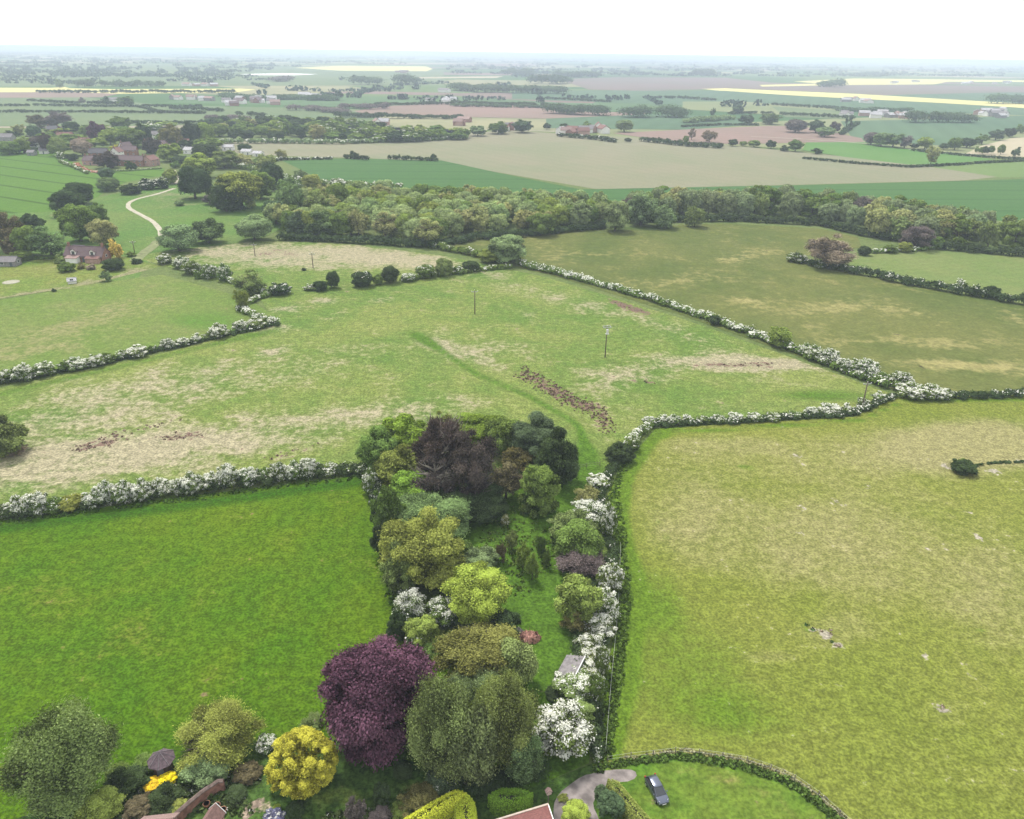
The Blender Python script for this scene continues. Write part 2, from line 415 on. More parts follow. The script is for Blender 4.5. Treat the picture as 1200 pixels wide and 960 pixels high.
# ================================================================== GROUND
def paint(U, V, strokes):
    """strokes: ('e',u,v,ru,rv,deg,amp) soft ellipse, ('l',pts,halfwidth,amp) soft line; returns 0..1 cover"""
    m = np.zeros_like(U)
    for s in strokes:
        if s[0] == 'e':
            _, u, v, ru, rv, dg, amp = s; a = math.radians(dg)
            du, dv = U - u, V - v
            p = (du * math.cos(a) + dv * math.sin(a)) / ru; q = (-du * math.sin(a) + dv * math.cos(a)) / rv
            m = m + amp * np.exp(-(p * p + q * q) ** 1.5)
        else:
            _, pts, hw, amp = s
            best = np.full_like(U, 1e9)
            for (x0, y0), (x1, y1) in zip(pts[:-1], pts[1:]):
                L = (x1 - x0) ** 2 + (y1 - y0) ** 2
                t = np.clip(((U - x0) * (x1 - x0) + (V - y0) * (y1 - y0)) / L, 0, 1)
                best = np.minimum(best, np.hypot(U - x0 - t * (x1 - x0), (V - y0 - t * (y1 - y0)) * 1.6))
            m = m + amp * np.exp(-(best / hw) ** 2)
    return np.clip(m, 0, 1)
def grass_mat(name, c1, c2, dry=(.22, .19, .12), soil=(.15, .09, .065), lush=(.06, .15, .015), big=.012, grain=1.6, thr=.5, speck=.35,
              stripe=None, bump=.12, contrast=1.0, drybase=0.0, mid=.12, paintm=False, line=None, dnw=.95):
    """stripe = (degrees, metres, strength): mowing or drill lines; line = (degrees, metres, width fraction, strength): tramlines"""
    m, n, l, b = new_mat(name)
    tc = N(n, 'ShaderNodeTexCoord').outputs['Object']
    nb = noise(n, l, tc, big, 5, .6, .4); nm = noise(n, l, tc, mid, 5, .65, .3)
    ng = noise(n, l, tc, grain, 4, .7); nf = noise(n, l, tc, grain * .28, 3, .6)
    s1 = mth(n, l, 'ADD', mth(n, l, 'MULTIPLY', nb, .6), mth(n, l, 'MULTIPLY', nm, .4))
    col = mixc(n, l, rng_(n, l, s1, .5 - .13 / contrast, .5 + .13 / contrast), c1, c2)
    if stripe:
        mp = N(n, 'ShaderNodeMapping'); mp.inputs['Rotation'].default_value = (0, 0, math.radians(stripe[0])); l.new(tc, mp.inputs[0])
        wv = N(n, 'ShaderNodeTexWave'); wv.inputs['Scale'].default_value = .314 / stripe[1]; wv.inputs['Distortion'].default_value = 1.2
        wv.inputs['Detail'].default_value = 2; wv.inputs['Detail Scale'].default_value = .15
        l.new(mp.outputs[0], wv.inputs[0])
        col = mixc(n, l, mth(n, l, 'MULTIPLY', wv.outputs[1], stripe[2]), col, tuple(x * .55 for x in c1))
    if line:
        mp = N(n, 'ShaderNodeMapping'); mp.inputs['Rotation'].default_value = (0, 0, math.radians(line[0])); l.new(tc, mp.inputs[0])
        wv = N(n, 'ShaderNodeTexWave'); wv.inputs['Scale'].default_value = .314 / line[1]; wv.inputs['Distortion'].default_value = .5; wv.inputs['Detail Scale'].default_value = .02
        l.new(mp.outputs[0], wv.inputs[0])
        col = mixc(n, l, rng_(n, l, wv.outputs[1], 1 - line[2], 1, 0, line[3]), col, tuple(x * .45 for x in c1))
    hsh = noise(n, l, tc, big * .45, 2)
    # dry, soil and lush cover
    dn = mth(n, l, 'ADD', mth(n, l, 'MULTIPLY', mth(n, l, 'SUBTRACT', nm, .5), 1.8), mth(n, l, 'MULTIPLY', mth(n, l, 'SUBTRACT', nf, .5), 1.3))
    if paintm:
        at = N(n, 'ShaderNodeAttribute', attribute_name='cover'); sp = N(n, 'ShaderNodeSeparateColor'); l.new(at.outputs['Color'], sp.inputs[0])
        dr = mth(n, l, 'ADD', sp.outputs[0], drybase)
        col = mixc(n, l, rng_(n, l, mth(n, l, 'ADD', dr, mth(n, l, 'MULTIPLY', dn, dnw)), thr - .25, thr + .42), col, dry)
        lf = rng_(n, l, mth(n, l, 'ADD', sp.outputs[2], mth(n, l, 'MULTIPLY', dn, .22)), .3, .75)
        col = mixc(n, l, lf, col, lush)
        dn2 = mth(n, l, 'ADD', mth(n, l, 'MULTIPLY', mth(n, l, 'SUBTRACT', nm, .5), 1.4), mth(n, l, 'MULTIPLY', mth(n, l, 'SUBTRACT', nf, .5), 2.4))
        sf = rng_(n, l, mth(n, l, 'ADD', sp.outputs[1], mth(n, l, 'MULTIPLY', dn2, .8)), .36, .6)
        col = mixc(n, l, sf, col, soil)
    elif drybase:
        col = mixc(n, l, rng_(n, l, mth(n, l, 'ADD', drybase, mth(n, l, 'MULTIPLY', dn, .7)), thr - .25, thr + .42), col, dry)
    k = rng_(n, l, ng, .36, .64, 1 - speck, 1 + speck)
    k2 = rng_(n, l, nf, .36, .66, 1 - speck * .55, 1 + speck * .5)
    vm = N(n, 'ShaderNodeVectorMath', operation='SCALE'); l.new(col, vm.inputs[0]); l.new(mth(n, l, 'MULTIPLY', k, k2), vm.inputs['Scale'])
    l.new(vm.outputs[0], b.inputs['Base Color'])
    b.inputs['Roughness'].default_value = .95; b.inputs['Specular IOR Level'].default_value = .08
    if bump:
        bp = N(n, 'ShaderNodeBump'); bp.inputs['Distance'].default_value = bump; bp.inputs['Strength'].default_value = .9
        l.new(mth(n, l, 'ADD', ng, mth(n, l, 'MULTIPLY', nf, 1.5)), bp.inputs['Height']); l.new(bp.outputs[0], b.inputs['Normal'])
    return m
ZI = [0]
def smooth_poly(pts, it=1):
    for _ in range(it):
        q = []
        for i in range(len(pts)):
            a, b = pts[i], pts[(i + 1) % len(pts)]
            q += [(a[0] * .75 + b[0] * .25, a[1] * .75 + b[1] * .25), (a[0] * .25 + b[0] * .75, a[1] * .25 + b[1] * .75)]
        pts = q
    return pts
def field(name, px, mat, z=None, grid=0, masks=None, wob=0.0, smooth=0):
    ZI[0] += 1
    if smooth: px = smooth_poly(px, smooth)
    w = [G(u, v)[:2] for u, v in px]
    if wob:
        o = []
        for i in range(len(w)):
            a, b = w[i], w[(i + 1) % len(w)]; L = np.linalg.norm(b - a); k = max(1, min(60, int(L / (wob * 5))))
            nn = np.array([-(b - a)[1], (b - a)[0]]) / (L + 1e-6)
            for j in range(k): o.append(a + (b - a) * j / k + (nn * random.uniform(-wob, wob) if j else 0))
        w = o
    if z is None: z = .006 * ZI[0]
    pts = [Vector((float(p[0]), float(p[1]))) for p in w]; nb = len(pts)
    if grid:
        us = [p[0] for p in px]; vs = [p[1] for p in px]
        poly = np.array([[*p] for p in w])
        gu, gv = np.meshgrid(np.arange(min(us), max(us), grid), np.arange(min(vs), max(vs), grid))
        W = np.array([G(a, b_)[:2] for a, b_ in zip(gu.ravel(), gv.ravel())])
        W += RNG.normal(size=W.shape) * .05
        ins = np.zeros(len(W), bool); j = len(poly) - 1
        for i in range(len(poly)):
            xi, yi = poly[i]; xj, yj = poly[j]
            c = ((yi > W[:, 1]) != (yj > W[:, 1])) & (W[:, 0] < (xj - xi) * (W[:, 1] - yi) / (yj - yi + 1e-12) + xi)
            ins ^= c; j = i
        pts += [Vector((float(a), float(b_))) for a, b_ in W[ins]]
    vo, eo, fo, *_ = delaunay_2d_cdt(pts, [], [list(range(nb))], 1, 1e-4)
    me = bpy.data.meshes.new(name); me.from_pydata([(p.x, p.y, z) for p in vo], [], [list(f) for f in fo])
    me.update()
    if len(me.polygons) and me.polygons[0].normal.z < 0: me.flip_normals()
    if masks:
        P = np.array([(p.x, p.y, z) for p in vo]); U, V, _ = proj(P)
        col = np.stack([paint(U, V, masks.get(k, [])) for k in ('dry', 'soil', 'lush')] + [np.ones_like(U)], 1)
        ca = me.color_attributes.new('cover', 'FLOAT_COLOR', 'POINT'); ca.data.foreach_set('color', col.astype(np.float32).ravel())
    o = link_mesh(name, me, mat); o['kind'] = 'structure'
    return o

# ---- the far fen: one sheet to the horizon, a patchwork of fields
def fen_mat():
    m, n, l, b = new_mat('fen')
    tc = N(n, 'ShaderNodeTexCoord').outputs['Object']
    mp = N(n, 'ShaderNodeMapping'); mp.inputs['Rotation'].default_value = (0, 0, math.radians(8)); mp.inputs['Scale'].default_value = (1 / 620, 1 / 420, 1)
    l.new(tc, mp.inputs[0])
    vo = N(n, 'ShaderNodeTexVoronoi'); vo.distance = 'MANHATTAN'; vo.inputs['Scale'].default_value = 1; vo.inputs['Randomness'].default_value = .7
    l.new(mp.outputs[0], vo.inputs['Vector'])
    sp = N(n, 'ShaderNodeSeparateColor'); l.new(vo.outputs['Color'], sp.inputs[0])
    cr = N(n, 'ShaderNodeValToRGB'); cr.color_ramp.interpolation = 'CONSTANT'
    stops = [(0, (.07, .13, .05)), (.2, (.12, .17, .07)), (.38, (.10, .16, .08)), (.52, (.26, .25, .15)), (.62, (.06, .12, .05)), (.76, (.21, .15, .14)), (.86, (.33, .29, .22)), (.95, (.52, .48, .08)), (.975, (.13, .18, .08))]
    el = cr.color_ramp.elements
    el[0].position = 0; el[0].color = (*stops[0][1], 1); el[1].position = stops[1][0]; el[1].color = (*stops[1][1], 1)
    for p, c in stops[2:]:
        e = el.new(p); e.color = (*c, 1)
    l.new(sp.outputs[0], cr.inputs[0])
    f = noise(n, l, tc, .004, 5, .7)
    l.new(mixc(n, l, rng_(n, l, f, .35, .75, 0, .55), cr.outputs[0], (.07, .11, .06)), b.inputs['Base Color'])
    b.inputs['Roughness'].default_value = 1; b.inputs['Specular IOR Level'].default_value = 0
    return m
mb = MB(); mb.add([(-38000, -2000, -.4), (38000, -2000, -.4), (38000, 38000, -.4), (-38000, 38000, -.4)], [(0, 1, 2, 3)])
g = mb.build('ground', fen_mat()); g['kind'] = 'structure'

crop_green = grass_mat('crop_green', (.045, .105, .028), (.06, .125, .035), speck=.12, bump=.05, big=.006)
far_green = grass_mat('far_green', (.095, .14, .065), (.13, .165, .075), speck=.1, bump=0, big=.004)
far_teal = grass_mat('far_teal', (.065, .12, .065), (.085, .14, .075), speck=.1, bump=0, big=.003, stripe=(20, 30, .2))
far_pale = grass_mat('far_pale', (.15, .18, .08), (.19, .2, .1), speck=.1, bump=0, big=.004)
plough = grass_mat('plough', (.225, .155, .13), (.19, .145, .115), speck=.12, bump=0, big=.004, stripe=(60, 18, .15))
plough_purple = grass_mat('plough_purple', (.17, .12, .11), (.13, .12, .09), speck=.1, bump=0, big=.002)
rape = grass_mat('rape', (.52, .48, .20), (.47, .44, .18), speck=.05, bump=0, big=.004)
white_cover = plain('white_cover', (.8, .8, .8), .6, .05, .01)
cream = grass_mat('cream', (.36, .31, .22), (.33, .30, .2), speck=.1, bump=0, big=.01)
Z = .1
def ff(name, px, mat, dz=[0]):
    dz[0] += 1
    return field(name, px, mat, z=-.3 + dz[0] * .012)
ff('pasture', [(980, 139), (1400, 122), (1500, 205), (1100, 192), (1000, 176), (700, 165), (700, 150)], far_pale)
# far strips (survey points given as seen, ordered far to near)
ff('far_grass_field', [(-300, 74), (150, 74), (520, 82), (520, 100), (-300, 102)], far_green)
ff('rapeseed_field', [(345, 79.5), (400, 77), (500, 77.8), (507, 81), (500, 83.5), (400, 83)], rape)
ff('covered_field', [(281, 86.9), (330, 85.9), (373, 86.9), (345, 88.2), (300, 88.1)], white_cover)
ff('stubble_field', [(488, 90.5), (590, 89.2), (582, 91.5), (490, 92)], cream)
ff('fallow_field', [(655, 93), (720, 90.5), (850, 91), (905, 97), (893, 101), (850, 104), (760, 106.5), (690, 105)], plough_purple)
ff('fallow_field', [(905, 97), (1400, 104), (1400, 124), (1200, 121), (1000, 109.5), (850, 103)], plough_purple)
ff('far_crop_field', [(1010, 112), (1180, 108), (1400, 112), (1400, 125), (1200, 121)], far_teal)
ff('rapeseed_field', [(893, 101.5), (890, 99.5), (960, 98), (930, 95.5), (1000, 92), (1100, 92.8), (1230, 94.5), (1230, 96.2), (1110, 96), (1095, 99), (1000, 99.5)], rape)
ff('rapeseed_field', [(822, 104.2), (850, 103.4), (1000, 109.8), (1200, 121.5), (1420, 134), (1420, 138), (1200, 126.5), (1100, 120.5), (950, 113), (850, 107)], rape)
ff('rapeseed_field', [(-300, 102), (60, 103), (75, 101.5), (82, 103.5), (132, 104.5), (282, 103.8), (300, 105), (275, 108.3), (140, 110), (75, 108), (-300, 108.5)], rape)
ff('ploughed_field', [(-300, 108.5), (85, 108), (140, 110), (118, 114), (-300, 116)], plough)
ff('far_crop_field', [(600, 107), (690, 106), (850, 106.5), (950, 113.5), (1100, 121), (1300, 132), (1300, 138), (900, 126), (600, 116)], far_teal)
ff('pasture', [(800, 119), (870, 119), (990, 128), (988, 136), (900, 134), (800, 128)], far_pale)
ff('pasture', [(905, 125), (990, 130), (1000, 140), (920, 137)], far_green)
ff('far_crop_field', [(-300, 117), (100, 114), (240, 128), (238, 146), (130, 148), (-300, 148)], far_green)
ff('pasture', [(235, 124), (420, 128), (450, 140), (420, 150), (240, 148)], far_green)
ff('ploughed_field', [(415, 130), (455, 124), (520, 121), (640, 124), (690, 131), (765, 131.5), (742, 137), (640, 139), (540, 137), (480, 137), (425, 134)], plough)
ff('pasture', [(640, 139), (760, 134), (860, 136), (885, 146), (800, 152), (640, 150)], far_teal)
ff('far_crop_field', [(985, 142), (1080, 140), (1400, 128), (1400, 150), (1200, 153), (1145, 162), (1100, 170), (1000, 164)], far_teal)
ff('ploughed_field', [(718, 156), (800, 152), (900, 147.5), (940, 148), (1010, 162), (1013, 168), (940, 167), (860, 169), (780, 165)], plough)
ff('stubble_field', [(1132, 180), (1150, 171), (1185, 162), (1300, 156), (1300, 188), (1180, 184)], cream)

# ---- near land
ZI[0] = 0
base_pasture = grass_mat('base_pasture', (.085, .125, .035), (.12, .15, .05), speck=.25, big=.01)
field('pasture', [(-1600, 146), (250, 150), (560, 152), (720, 156), (860, 170), (1010, 168), (1140, 180), (1700, 200), (2600, 960), (2600, 2200), (-1500, 2200), (-1900, 700)], base_pasture, z=-0.35)
field('pasture', [(-900, 200), (100, 168), (400, 184), (1300, 184), (1700, 205), (2600, 960), (2600, 2200), (-1500, 2200), (-1900, 700)], base_pasture, z=-0.02)
tanf = grass_mat('drilled', (.20, .19, .125), (.165, .18, .105), dry=(.25, .19, .15), speck=.10, bump=0, big=.006, drybase=.28, mid=.02, thr=.62, stripe=(-35, 14, .10))
field('drilled_field', [(253, 168), (285, 163), (420, 168), (480, 163), (540, 156), (600, 153), (660, 157), (740, 161), (850, 170), (945, 179), (1070, 192), (1172, 207), (1130, 211.5), (940, 216.5), (700, 222), (600, 205), (520, 191), (440, 186), (300, 182), (262, 178)], tanf)
field('wheat_field', [(330, 188), (400, 186), (517, 188), (600, 206), (680, 222), (940, 217), (1130, 212), (1400, 204), (1500, 275), (1200, 262), (1000, 240), (700, 240), (400, 222)],
      grass_mat('wheat', (.045, .110, .030), (.058, .125, .034), speck=.12, bump=.03, big=.004, contrast=.7, stripe=(86, 16, .12), line=(86, 40, .06, .3)))
field('pasture', [(1070, 192.5), (1130, 190), (1400, 184), (1400, 206), (1172, 208)], grass_mat('p1', (.105, .165, .05), (.13, .18, .06), speck=.12, big=.01))
field('pasture', [(945, 167), (1010, 166.5), (1165, 187), (1120, 191), (1066, 193), (990, 184), (940, 176)], grass_mat('p2', (.07, .16, .035), (.09, .175, .045), speck=.1, big=.01))
field('crop_field', [(-300, 180), (-20, 176), (62, 176), (85, 190), (104, 201), (193, 197), (191, 206), (150, 213), (125, 222), (112, 234), (72, 250), (0, 258), (-300, 268)],
      grass_mat('crop_left', (.062, .135, .016), (.08, .155, .022), speck=.15, big=.006, contrast=.6, line=(-62, 26, .06, .75), stripe=(-62, 6, .06)), smooth=0)
field('pasture', [(-300, 262), (72, 248), (112, 232), (200, 214), (330, 226), (345, 262), (300, 282), (180, 297), (160, 330), (-300, 330)],
      grass_mat('p3', (.075, .15, .03), (.115, .165, .042), dry=(.19, .185, .10), speck=.25, big=.02, paintm=True, mid=.06), grid=7,
      masks={'dry': [('e', 185, 225, 40, 8, 5, .5), ('e', 240, 238, 60, 10, 0, .35), ('e', 75, 250, 22, 4, -10, .9), ('e', 160, 262, 30, 10, 10, .2)],
             'lush': [('e', 225, 262, 50, 14, -10, .5), ('e', 150, 245, 30, 12, 30, .4)]})
field('garden_meadow', [(-300, 290), (60, 300), (140, 300), (190, 312), (160, 320), (100, 335), (0, 350), (-300, 372)],
      grass_mat('p4', (.11, .165, .03), (.15, .17, .04), dry=(.2, .19, .1), speck=.3, big=.03, paintm=True, mid=.1), grid=6,
      masks={'dry': [('l', [(-20, 352), (60, 340), (110, 330), (150, 322), (190, 325)], 5, .9), ('e', 170, 318, 26, 8, 10, .7), ('e', 45, 318, 35, 7, 0, .3)], 'soil': [('e', 158, 317, 9, 2, 20, .7), ('e', 172, 322, 6, 2, 20, .7)],
             'lush': [('e', 20, 309, 60, 6, 0, .6)]})
field('pasture', [(-300, 372), (0, 352), (110, 333), (190, 322), (290, 350), (318, 368), (325, 378), (250, 393), (100, 428), (0, 448), (-300, 500)],
      grass_mat('p5', (.105, .165, .032), (.145, .175, .052), dry=(.20, .19, .085), speck=.22, big=.02, paintm=True, mid=.06, stripe=(-38, 3.5, .10)), grid=7,
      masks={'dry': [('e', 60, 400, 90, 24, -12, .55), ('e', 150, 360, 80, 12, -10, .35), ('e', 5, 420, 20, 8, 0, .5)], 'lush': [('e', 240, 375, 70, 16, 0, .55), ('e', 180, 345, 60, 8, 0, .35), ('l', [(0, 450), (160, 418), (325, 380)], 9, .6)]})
MAIN = [(150, 300), (200, 294), (300, 283), (400, 285), (520, 300), (640, 325), (800, 374), (930, 420), (1045, 462), (1000, 487), (765, 502), (712, 560), (703, 580), (718, 665), (722, 720), (700, 800),
        (690, 895), (620, 925), (560, 900), (470, 700), (438, 552), (200, 583), (0, 608), (-400, 660), (-400, 520), (0, 455), (200, 412), (325, 379), (300, 345), (230, 322)]
field('meadow', MAIN, grass_mat('meadow', (.088, .150, .028), (.160, .190, .050), dry=(.27, .245, .155), soil=(.135, .09, .068), lush=(.062, .125, .012), speck=.34, big=.016, grain=1.9, paintm=True, mid=.10, drybase=.10), grid=5,  # lush green also darkened, putting the clearing's shade into its colour
      masks={'dry': [('e', 340, 300, 160, 16, 3, .72), ('e', 470, 303, 90, 10, 8, .5), ('e', 100, 520, 190, 40, -4, .50), ('e', 200, 530, 130, 26, -3, .40), ('e', 260, 440, 200, 26, -6, .34), ('e', 120, 470, 120, 25, -6, .28),
                     ('e', 30, 560, 90, 24, -4, .45), ('e', 360, 500, 120, 26, -8, .42), ('e', 640, 345, 130, 10, 15, .35), ('e', 560, 405, 90, 16, 4, .3), ('e', 850, 425, 90, 11, 2, .75), ('e', 930, 428, 40, 6, 5, .6), ('e', 740, 440, 60, 14, 0, .35), ('e', 700, 470, 60, 40, 30, .25),
                     ('e', 800, 390, 80, 12, 20, .25), ('e', 380, 353, 16, 4, 0, .8), ('e', 447, 351, 18, 3, 0, .6), ('e', 335, 362, 18, 4, -5, .8), ('e', 395, 370, 22, 3, 0, .5), ('e', 325, 385, 30, 4, -5, .7), ('e', 320, 412, 22, 4, -10, .6),
                     ('e', 540, 415, 60, 9, 20, .4), ('e', 620, 370, 12, 2.5, 0, .8), ('e', 500, 480, 90, 20, -6, .3), ('e', 1000, 400, 20, 6, 0, .3), ('e', 900, 445, 90, 7, 8, .2)],
             'soil': [('l', [(612, 436), (640, 452), (665, 468), (700, 482), (712, 500)], 13, .36), ('l', [(640, 452), (690, 478)], 12, .2), ('l', [(718, 354), (740, 361), (758, 366)], 5, .85), ('l', [(800, 430), (850, 428), (900, 427)], 4, .55), ('e', 755, 448, 16, 2, 0, .5),
                      ('e', 125, 518, 26, 6, -10, .42), ('e', 215, 511, 34, 5, -6, .45), ('e', 95, 526, 14, 4, 0, .42), ('e', 345, 528, 30, 4, -15, .3), ('l', [(300, 300), (330, 292), (345, 300)], 6, .4), ('e', 360, 415, 40, 3, -8, .22)],
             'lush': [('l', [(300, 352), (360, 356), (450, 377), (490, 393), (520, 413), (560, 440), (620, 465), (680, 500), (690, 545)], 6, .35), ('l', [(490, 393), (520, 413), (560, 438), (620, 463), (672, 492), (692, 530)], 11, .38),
                      ('e', 660, 560, 60, 40, 0, .95), ('e', 600, 640, 110, 60, 0, 1), ('e', 620, 760, 110, 90, 0, 1), ('e', 600, 880, 120, 60, 0, 1), ('e', 40, 470, 60, 8, -10, .3), ('l', [(0, 462), (160, 425), (325, 386)], 9, .6),  # clearing ellipses lay down the lush green with its painted-in shade
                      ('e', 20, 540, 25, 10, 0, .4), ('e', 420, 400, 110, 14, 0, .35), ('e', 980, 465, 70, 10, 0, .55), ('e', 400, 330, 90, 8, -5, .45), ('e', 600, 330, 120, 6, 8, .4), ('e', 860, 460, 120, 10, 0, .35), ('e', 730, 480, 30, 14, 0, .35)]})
field('meadow', [(515, 290), (560, 279), (640, 272), (735, 266), (850, 262), (960, 268), (1005, 278), (1010, 290), (925, 303), (1060, 328), (1200, 357), (1500, 420), (1500, 466), (1200, 462), (1050, 458), (930, 416), (800, 370), (640, 321), (560, 303)],
      grass_mat('dark_meadow', (.074, .100, .024), (.120, .130, .038), dry=(.235, .215, .085), soil=(.06, .05, .03), lush=(.05, .085, .018), speck=.16, big=.012, grain=1.0, paintm=True, mid=.04, drybase=-.02, thr=.33), grid=6,
      masks={'dry': [('e', 980, 358, 55, 9, -6, .55), ('e', 910, 350, 45, 5, -6, .4), ('e', 1060, 365, 40, 5, 8, .35), ('e', 870, 352, 25, 5, 10, .4), ('e', 680, 300, 40, 4, -3, .45), ('e', 865, 302, 60, 4, -2, .5), ('e', 1040, 400, 80, 6, 2, .4), ('e', 1120, 405, 40, 6, 0, .35),
                     ('e', 1110, 428, 60, 6, 3, .7), ('e', 1190, 430, 50, 8, 0, .6), ('e', 1195, 375, 30, 8, 10, .5), ('e', 760, 330, 90, 7, -4, .2), ('e', 960, 385, 30, 5, 15, .3), ('e', 620, 290, 60, 6, 0, .2), ('e', 1030, 445, 30, 5, 10, .3)],
             'soil': [('e', 1078, 430, 5, 1.5, 10, .9), ('e', 1070, 426, 6, 1, 10, .8), ('e', 1092, 432, 3, 1, 0, .8)],
             'lush': [('e', 950, 430, 70, 14, 15, .5), ('e', 740, 268, 60, 5, 0, .6), ('e', 1000, 322, 100, 6, 12, .4), ('e', 1120, 445, 90, 5, 3, .3), ('l', [(700, 330), (800, 360), (940, 410)], 9, .4)]})
field('pasture', [(1000, 298), (1100, 290), (1200, 296), (1500, 330), (1500, 405), (1200, 357), (1080, 337), (1005, 321), (975, 312)],
      grass_mat('p6', (.115, .165, .045), (.15, .18, .06), speck=.15, big=.02, stripe=(70, 5, .1)))
RP = [(768, 503), (860, 497), (1000, 489), (1050, 466), (1200, 463), (1700, 470), (2300, 1200), (1060, 1015), (990, 965), (955, 935), (920, 912), (870, 894), (800, 884), (730, 892), (700, 895), (708, 800), (730, 700), (724, 640), (712, 580), (735, 540)]
field('pasture', RP, grass_mat('right_pasture', (.128, .160, .024), (.168, .182, .038), dry=(.225, .212, .090), soil=(.29, .265, .205), lush=(.085, .145, .012), speck=.32, big=.02, grain=2.2, paintm=True, mid=.08, drybase=.16, bump=.22, contrast=.6, dnw=.35, thr=.55), grid=6,
      masks={'dry': [('e', 1150, 520, 110, 30, 0, .9), ('e', 1000, 540, 220, 40, 0, .42), ('e', 900, 640, 180, 60, 10, .30), ('e', 1050, 660, 200, 70, 10, .30), ('e', 1190, 720, 90, 90, 0, .3), ('e', 980, 740, 60, 24, 0, .35), ('e', 800, 600, 60, 60, 0, .28), ('e', 900, 770, 40, 10, 0, .35),
                     ('e', 840, 520, 90, 12, 0, .3), ('e', 1110, 830, 40, 20, 0, .25), ('l', [(715, 893), (800, 880), (870, 890), (925, 908), (960, 935), (1000, 968)], 7, .75), ('e', 1150, 900, 120, 60, 0, .12), ('e', 1060, 600, 150, 30, 0, .2)],
             'soil': [('e', 968, 742, 16, 6, 25, .62), ('e', 982, 756, 12, 4, 20, .55), ('e', 950, 738, 6, 3, 0, .4), ('e', 1104, 832, 12, 6, 30, .7), ('e', 1110, 546, 8, 2, 0, .9), ('e', 1165, 552, 10, 2, -5, .9), ('e', 1018, 572, 7, 3, 0, .85), ('e', 940, 597, 6, 3, 0, .8), ('e', 981, 589, 6, 3, 0, .8),
                      ('e', 824, 562, 7, 2.5, 0, .7), ('e', 1148, 630, 7, 2.5, 0, .7), ('e', 1136, 600, 5, 2, 0, .7), ('e', 935, 535, 7, 2, 0, .6), ('e', 1105, 856, 8, 4, 20, .4), ('e', 1085, 771, 3, 6, 20, .5), ('l', [(1120, 547), (1160, 543), (1210, 541)], 2.5, .55), ('e', 938, 625, 6, 3, 0, .55)],
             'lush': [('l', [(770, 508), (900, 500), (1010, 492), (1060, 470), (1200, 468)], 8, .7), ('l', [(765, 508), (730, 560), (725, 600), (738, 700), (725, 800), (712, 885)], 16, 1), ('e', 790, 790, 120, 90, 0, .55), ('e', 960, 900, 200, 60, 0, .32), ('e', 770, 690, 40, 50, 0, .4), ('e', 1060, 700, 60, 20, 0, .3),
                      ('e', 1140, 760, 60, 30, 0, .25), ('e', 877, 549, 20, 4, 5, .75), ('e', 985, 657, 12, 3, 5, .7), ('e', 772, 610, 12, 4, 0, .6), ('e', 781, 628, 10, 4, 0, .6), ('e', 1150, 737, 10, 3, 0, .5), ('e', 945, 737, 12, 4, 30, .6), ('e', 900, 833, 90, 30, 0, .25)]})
NEARL = [(-500, 670), (0, 611), (220, 582), (438, 556), (460, 640), (500, 720), (560, 880), (520, 905), (390, 870), (300, 868), (200, 895), (120, 930), (-100, 1010), (-500, 1100)]
field('pasture', NEARL, grass_mat('left_pasture', (.050, .118, .004), (.086, .140, .006), dry=(.13, .14, .025), soil=(.15, .12, .06), lush=(.030, .088, .004), speck=.36, big=.02, grain=2.3, paintm=True, mid=.10, drybase=.02, bump=.30, contrast=.75), grid=6,
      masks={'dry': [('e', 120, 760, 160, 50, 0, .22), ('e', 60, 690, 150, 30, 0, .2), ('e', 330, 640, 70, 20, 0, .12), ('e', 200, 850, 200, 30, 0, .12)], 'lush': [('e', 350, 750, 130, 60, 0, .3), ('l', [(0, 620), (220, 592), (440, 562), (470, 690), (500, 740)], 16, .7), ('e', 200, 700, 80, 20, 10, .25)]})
# gardens at the foot of the view
field('lawn', [(-300, 1060), (120, 928), (200, 892), (300, 868), (390, 868), (520, 903), (560, 900), (620, 925), (700, 893), (712, 960), (660, 1100), (-300, 1300)],
      grass_mat('garden_ground', (.040, .085, .016), (.062, .105, .022), dry=(.11, .15, .03), soil=(.28, .22, .17), lush=(.03, .06, .015), speck=.4, big=.05, grain=1.6, paintm=True, mid=.3, bump=.2), grid=6,
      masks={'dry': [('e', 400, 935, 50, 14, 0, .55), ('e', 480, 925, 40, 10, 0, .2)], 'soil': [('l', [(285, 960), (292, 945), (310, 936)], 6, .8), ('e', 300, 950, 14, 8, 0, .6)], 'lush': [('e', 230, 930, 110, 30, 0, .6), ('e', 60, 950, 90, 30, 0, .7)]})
field('lawn', [(694, 896), (740, 893), (800, 886), (870, 896), (920, 914), (955, 938), (990, 968), (1060, 1030), (1040, 1300), (700, 1300), (700, 960)],
      grass_mat('car_lawn', (.062, .135, .014), (.105, .155, .022), dry=(.165, .16, .05), soil=(.2, .16, .1), lush=(.045, .115, .012), speck=.26, big=.05, grain=1.5, paintm=True, mid=.2, bump=.12), grid=6,
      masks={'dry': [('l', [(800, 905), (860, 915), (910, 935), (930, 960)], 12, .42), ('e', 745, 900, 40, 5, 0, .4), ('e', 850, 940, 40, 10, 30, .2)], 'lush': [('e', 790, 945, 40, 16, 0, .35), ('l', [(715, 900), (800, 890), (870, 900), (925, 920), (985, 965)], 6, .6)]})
gravel = plain('gravel', (.21, .185, .175), .95, .38, .6, .1, .05)
field('driveway', [(650, 985), (648, 945), (655, 930), (668, 920), (682, 910), (703, 904), (727, 902), (744, 903), (747, 912), (732, 918), (712, 915), (709, 924), (698, 935), (694, 944), (703, 962), (716, 1000), (690, 1100), (640, 1100)], gravel, smooth=1, wob=.12)
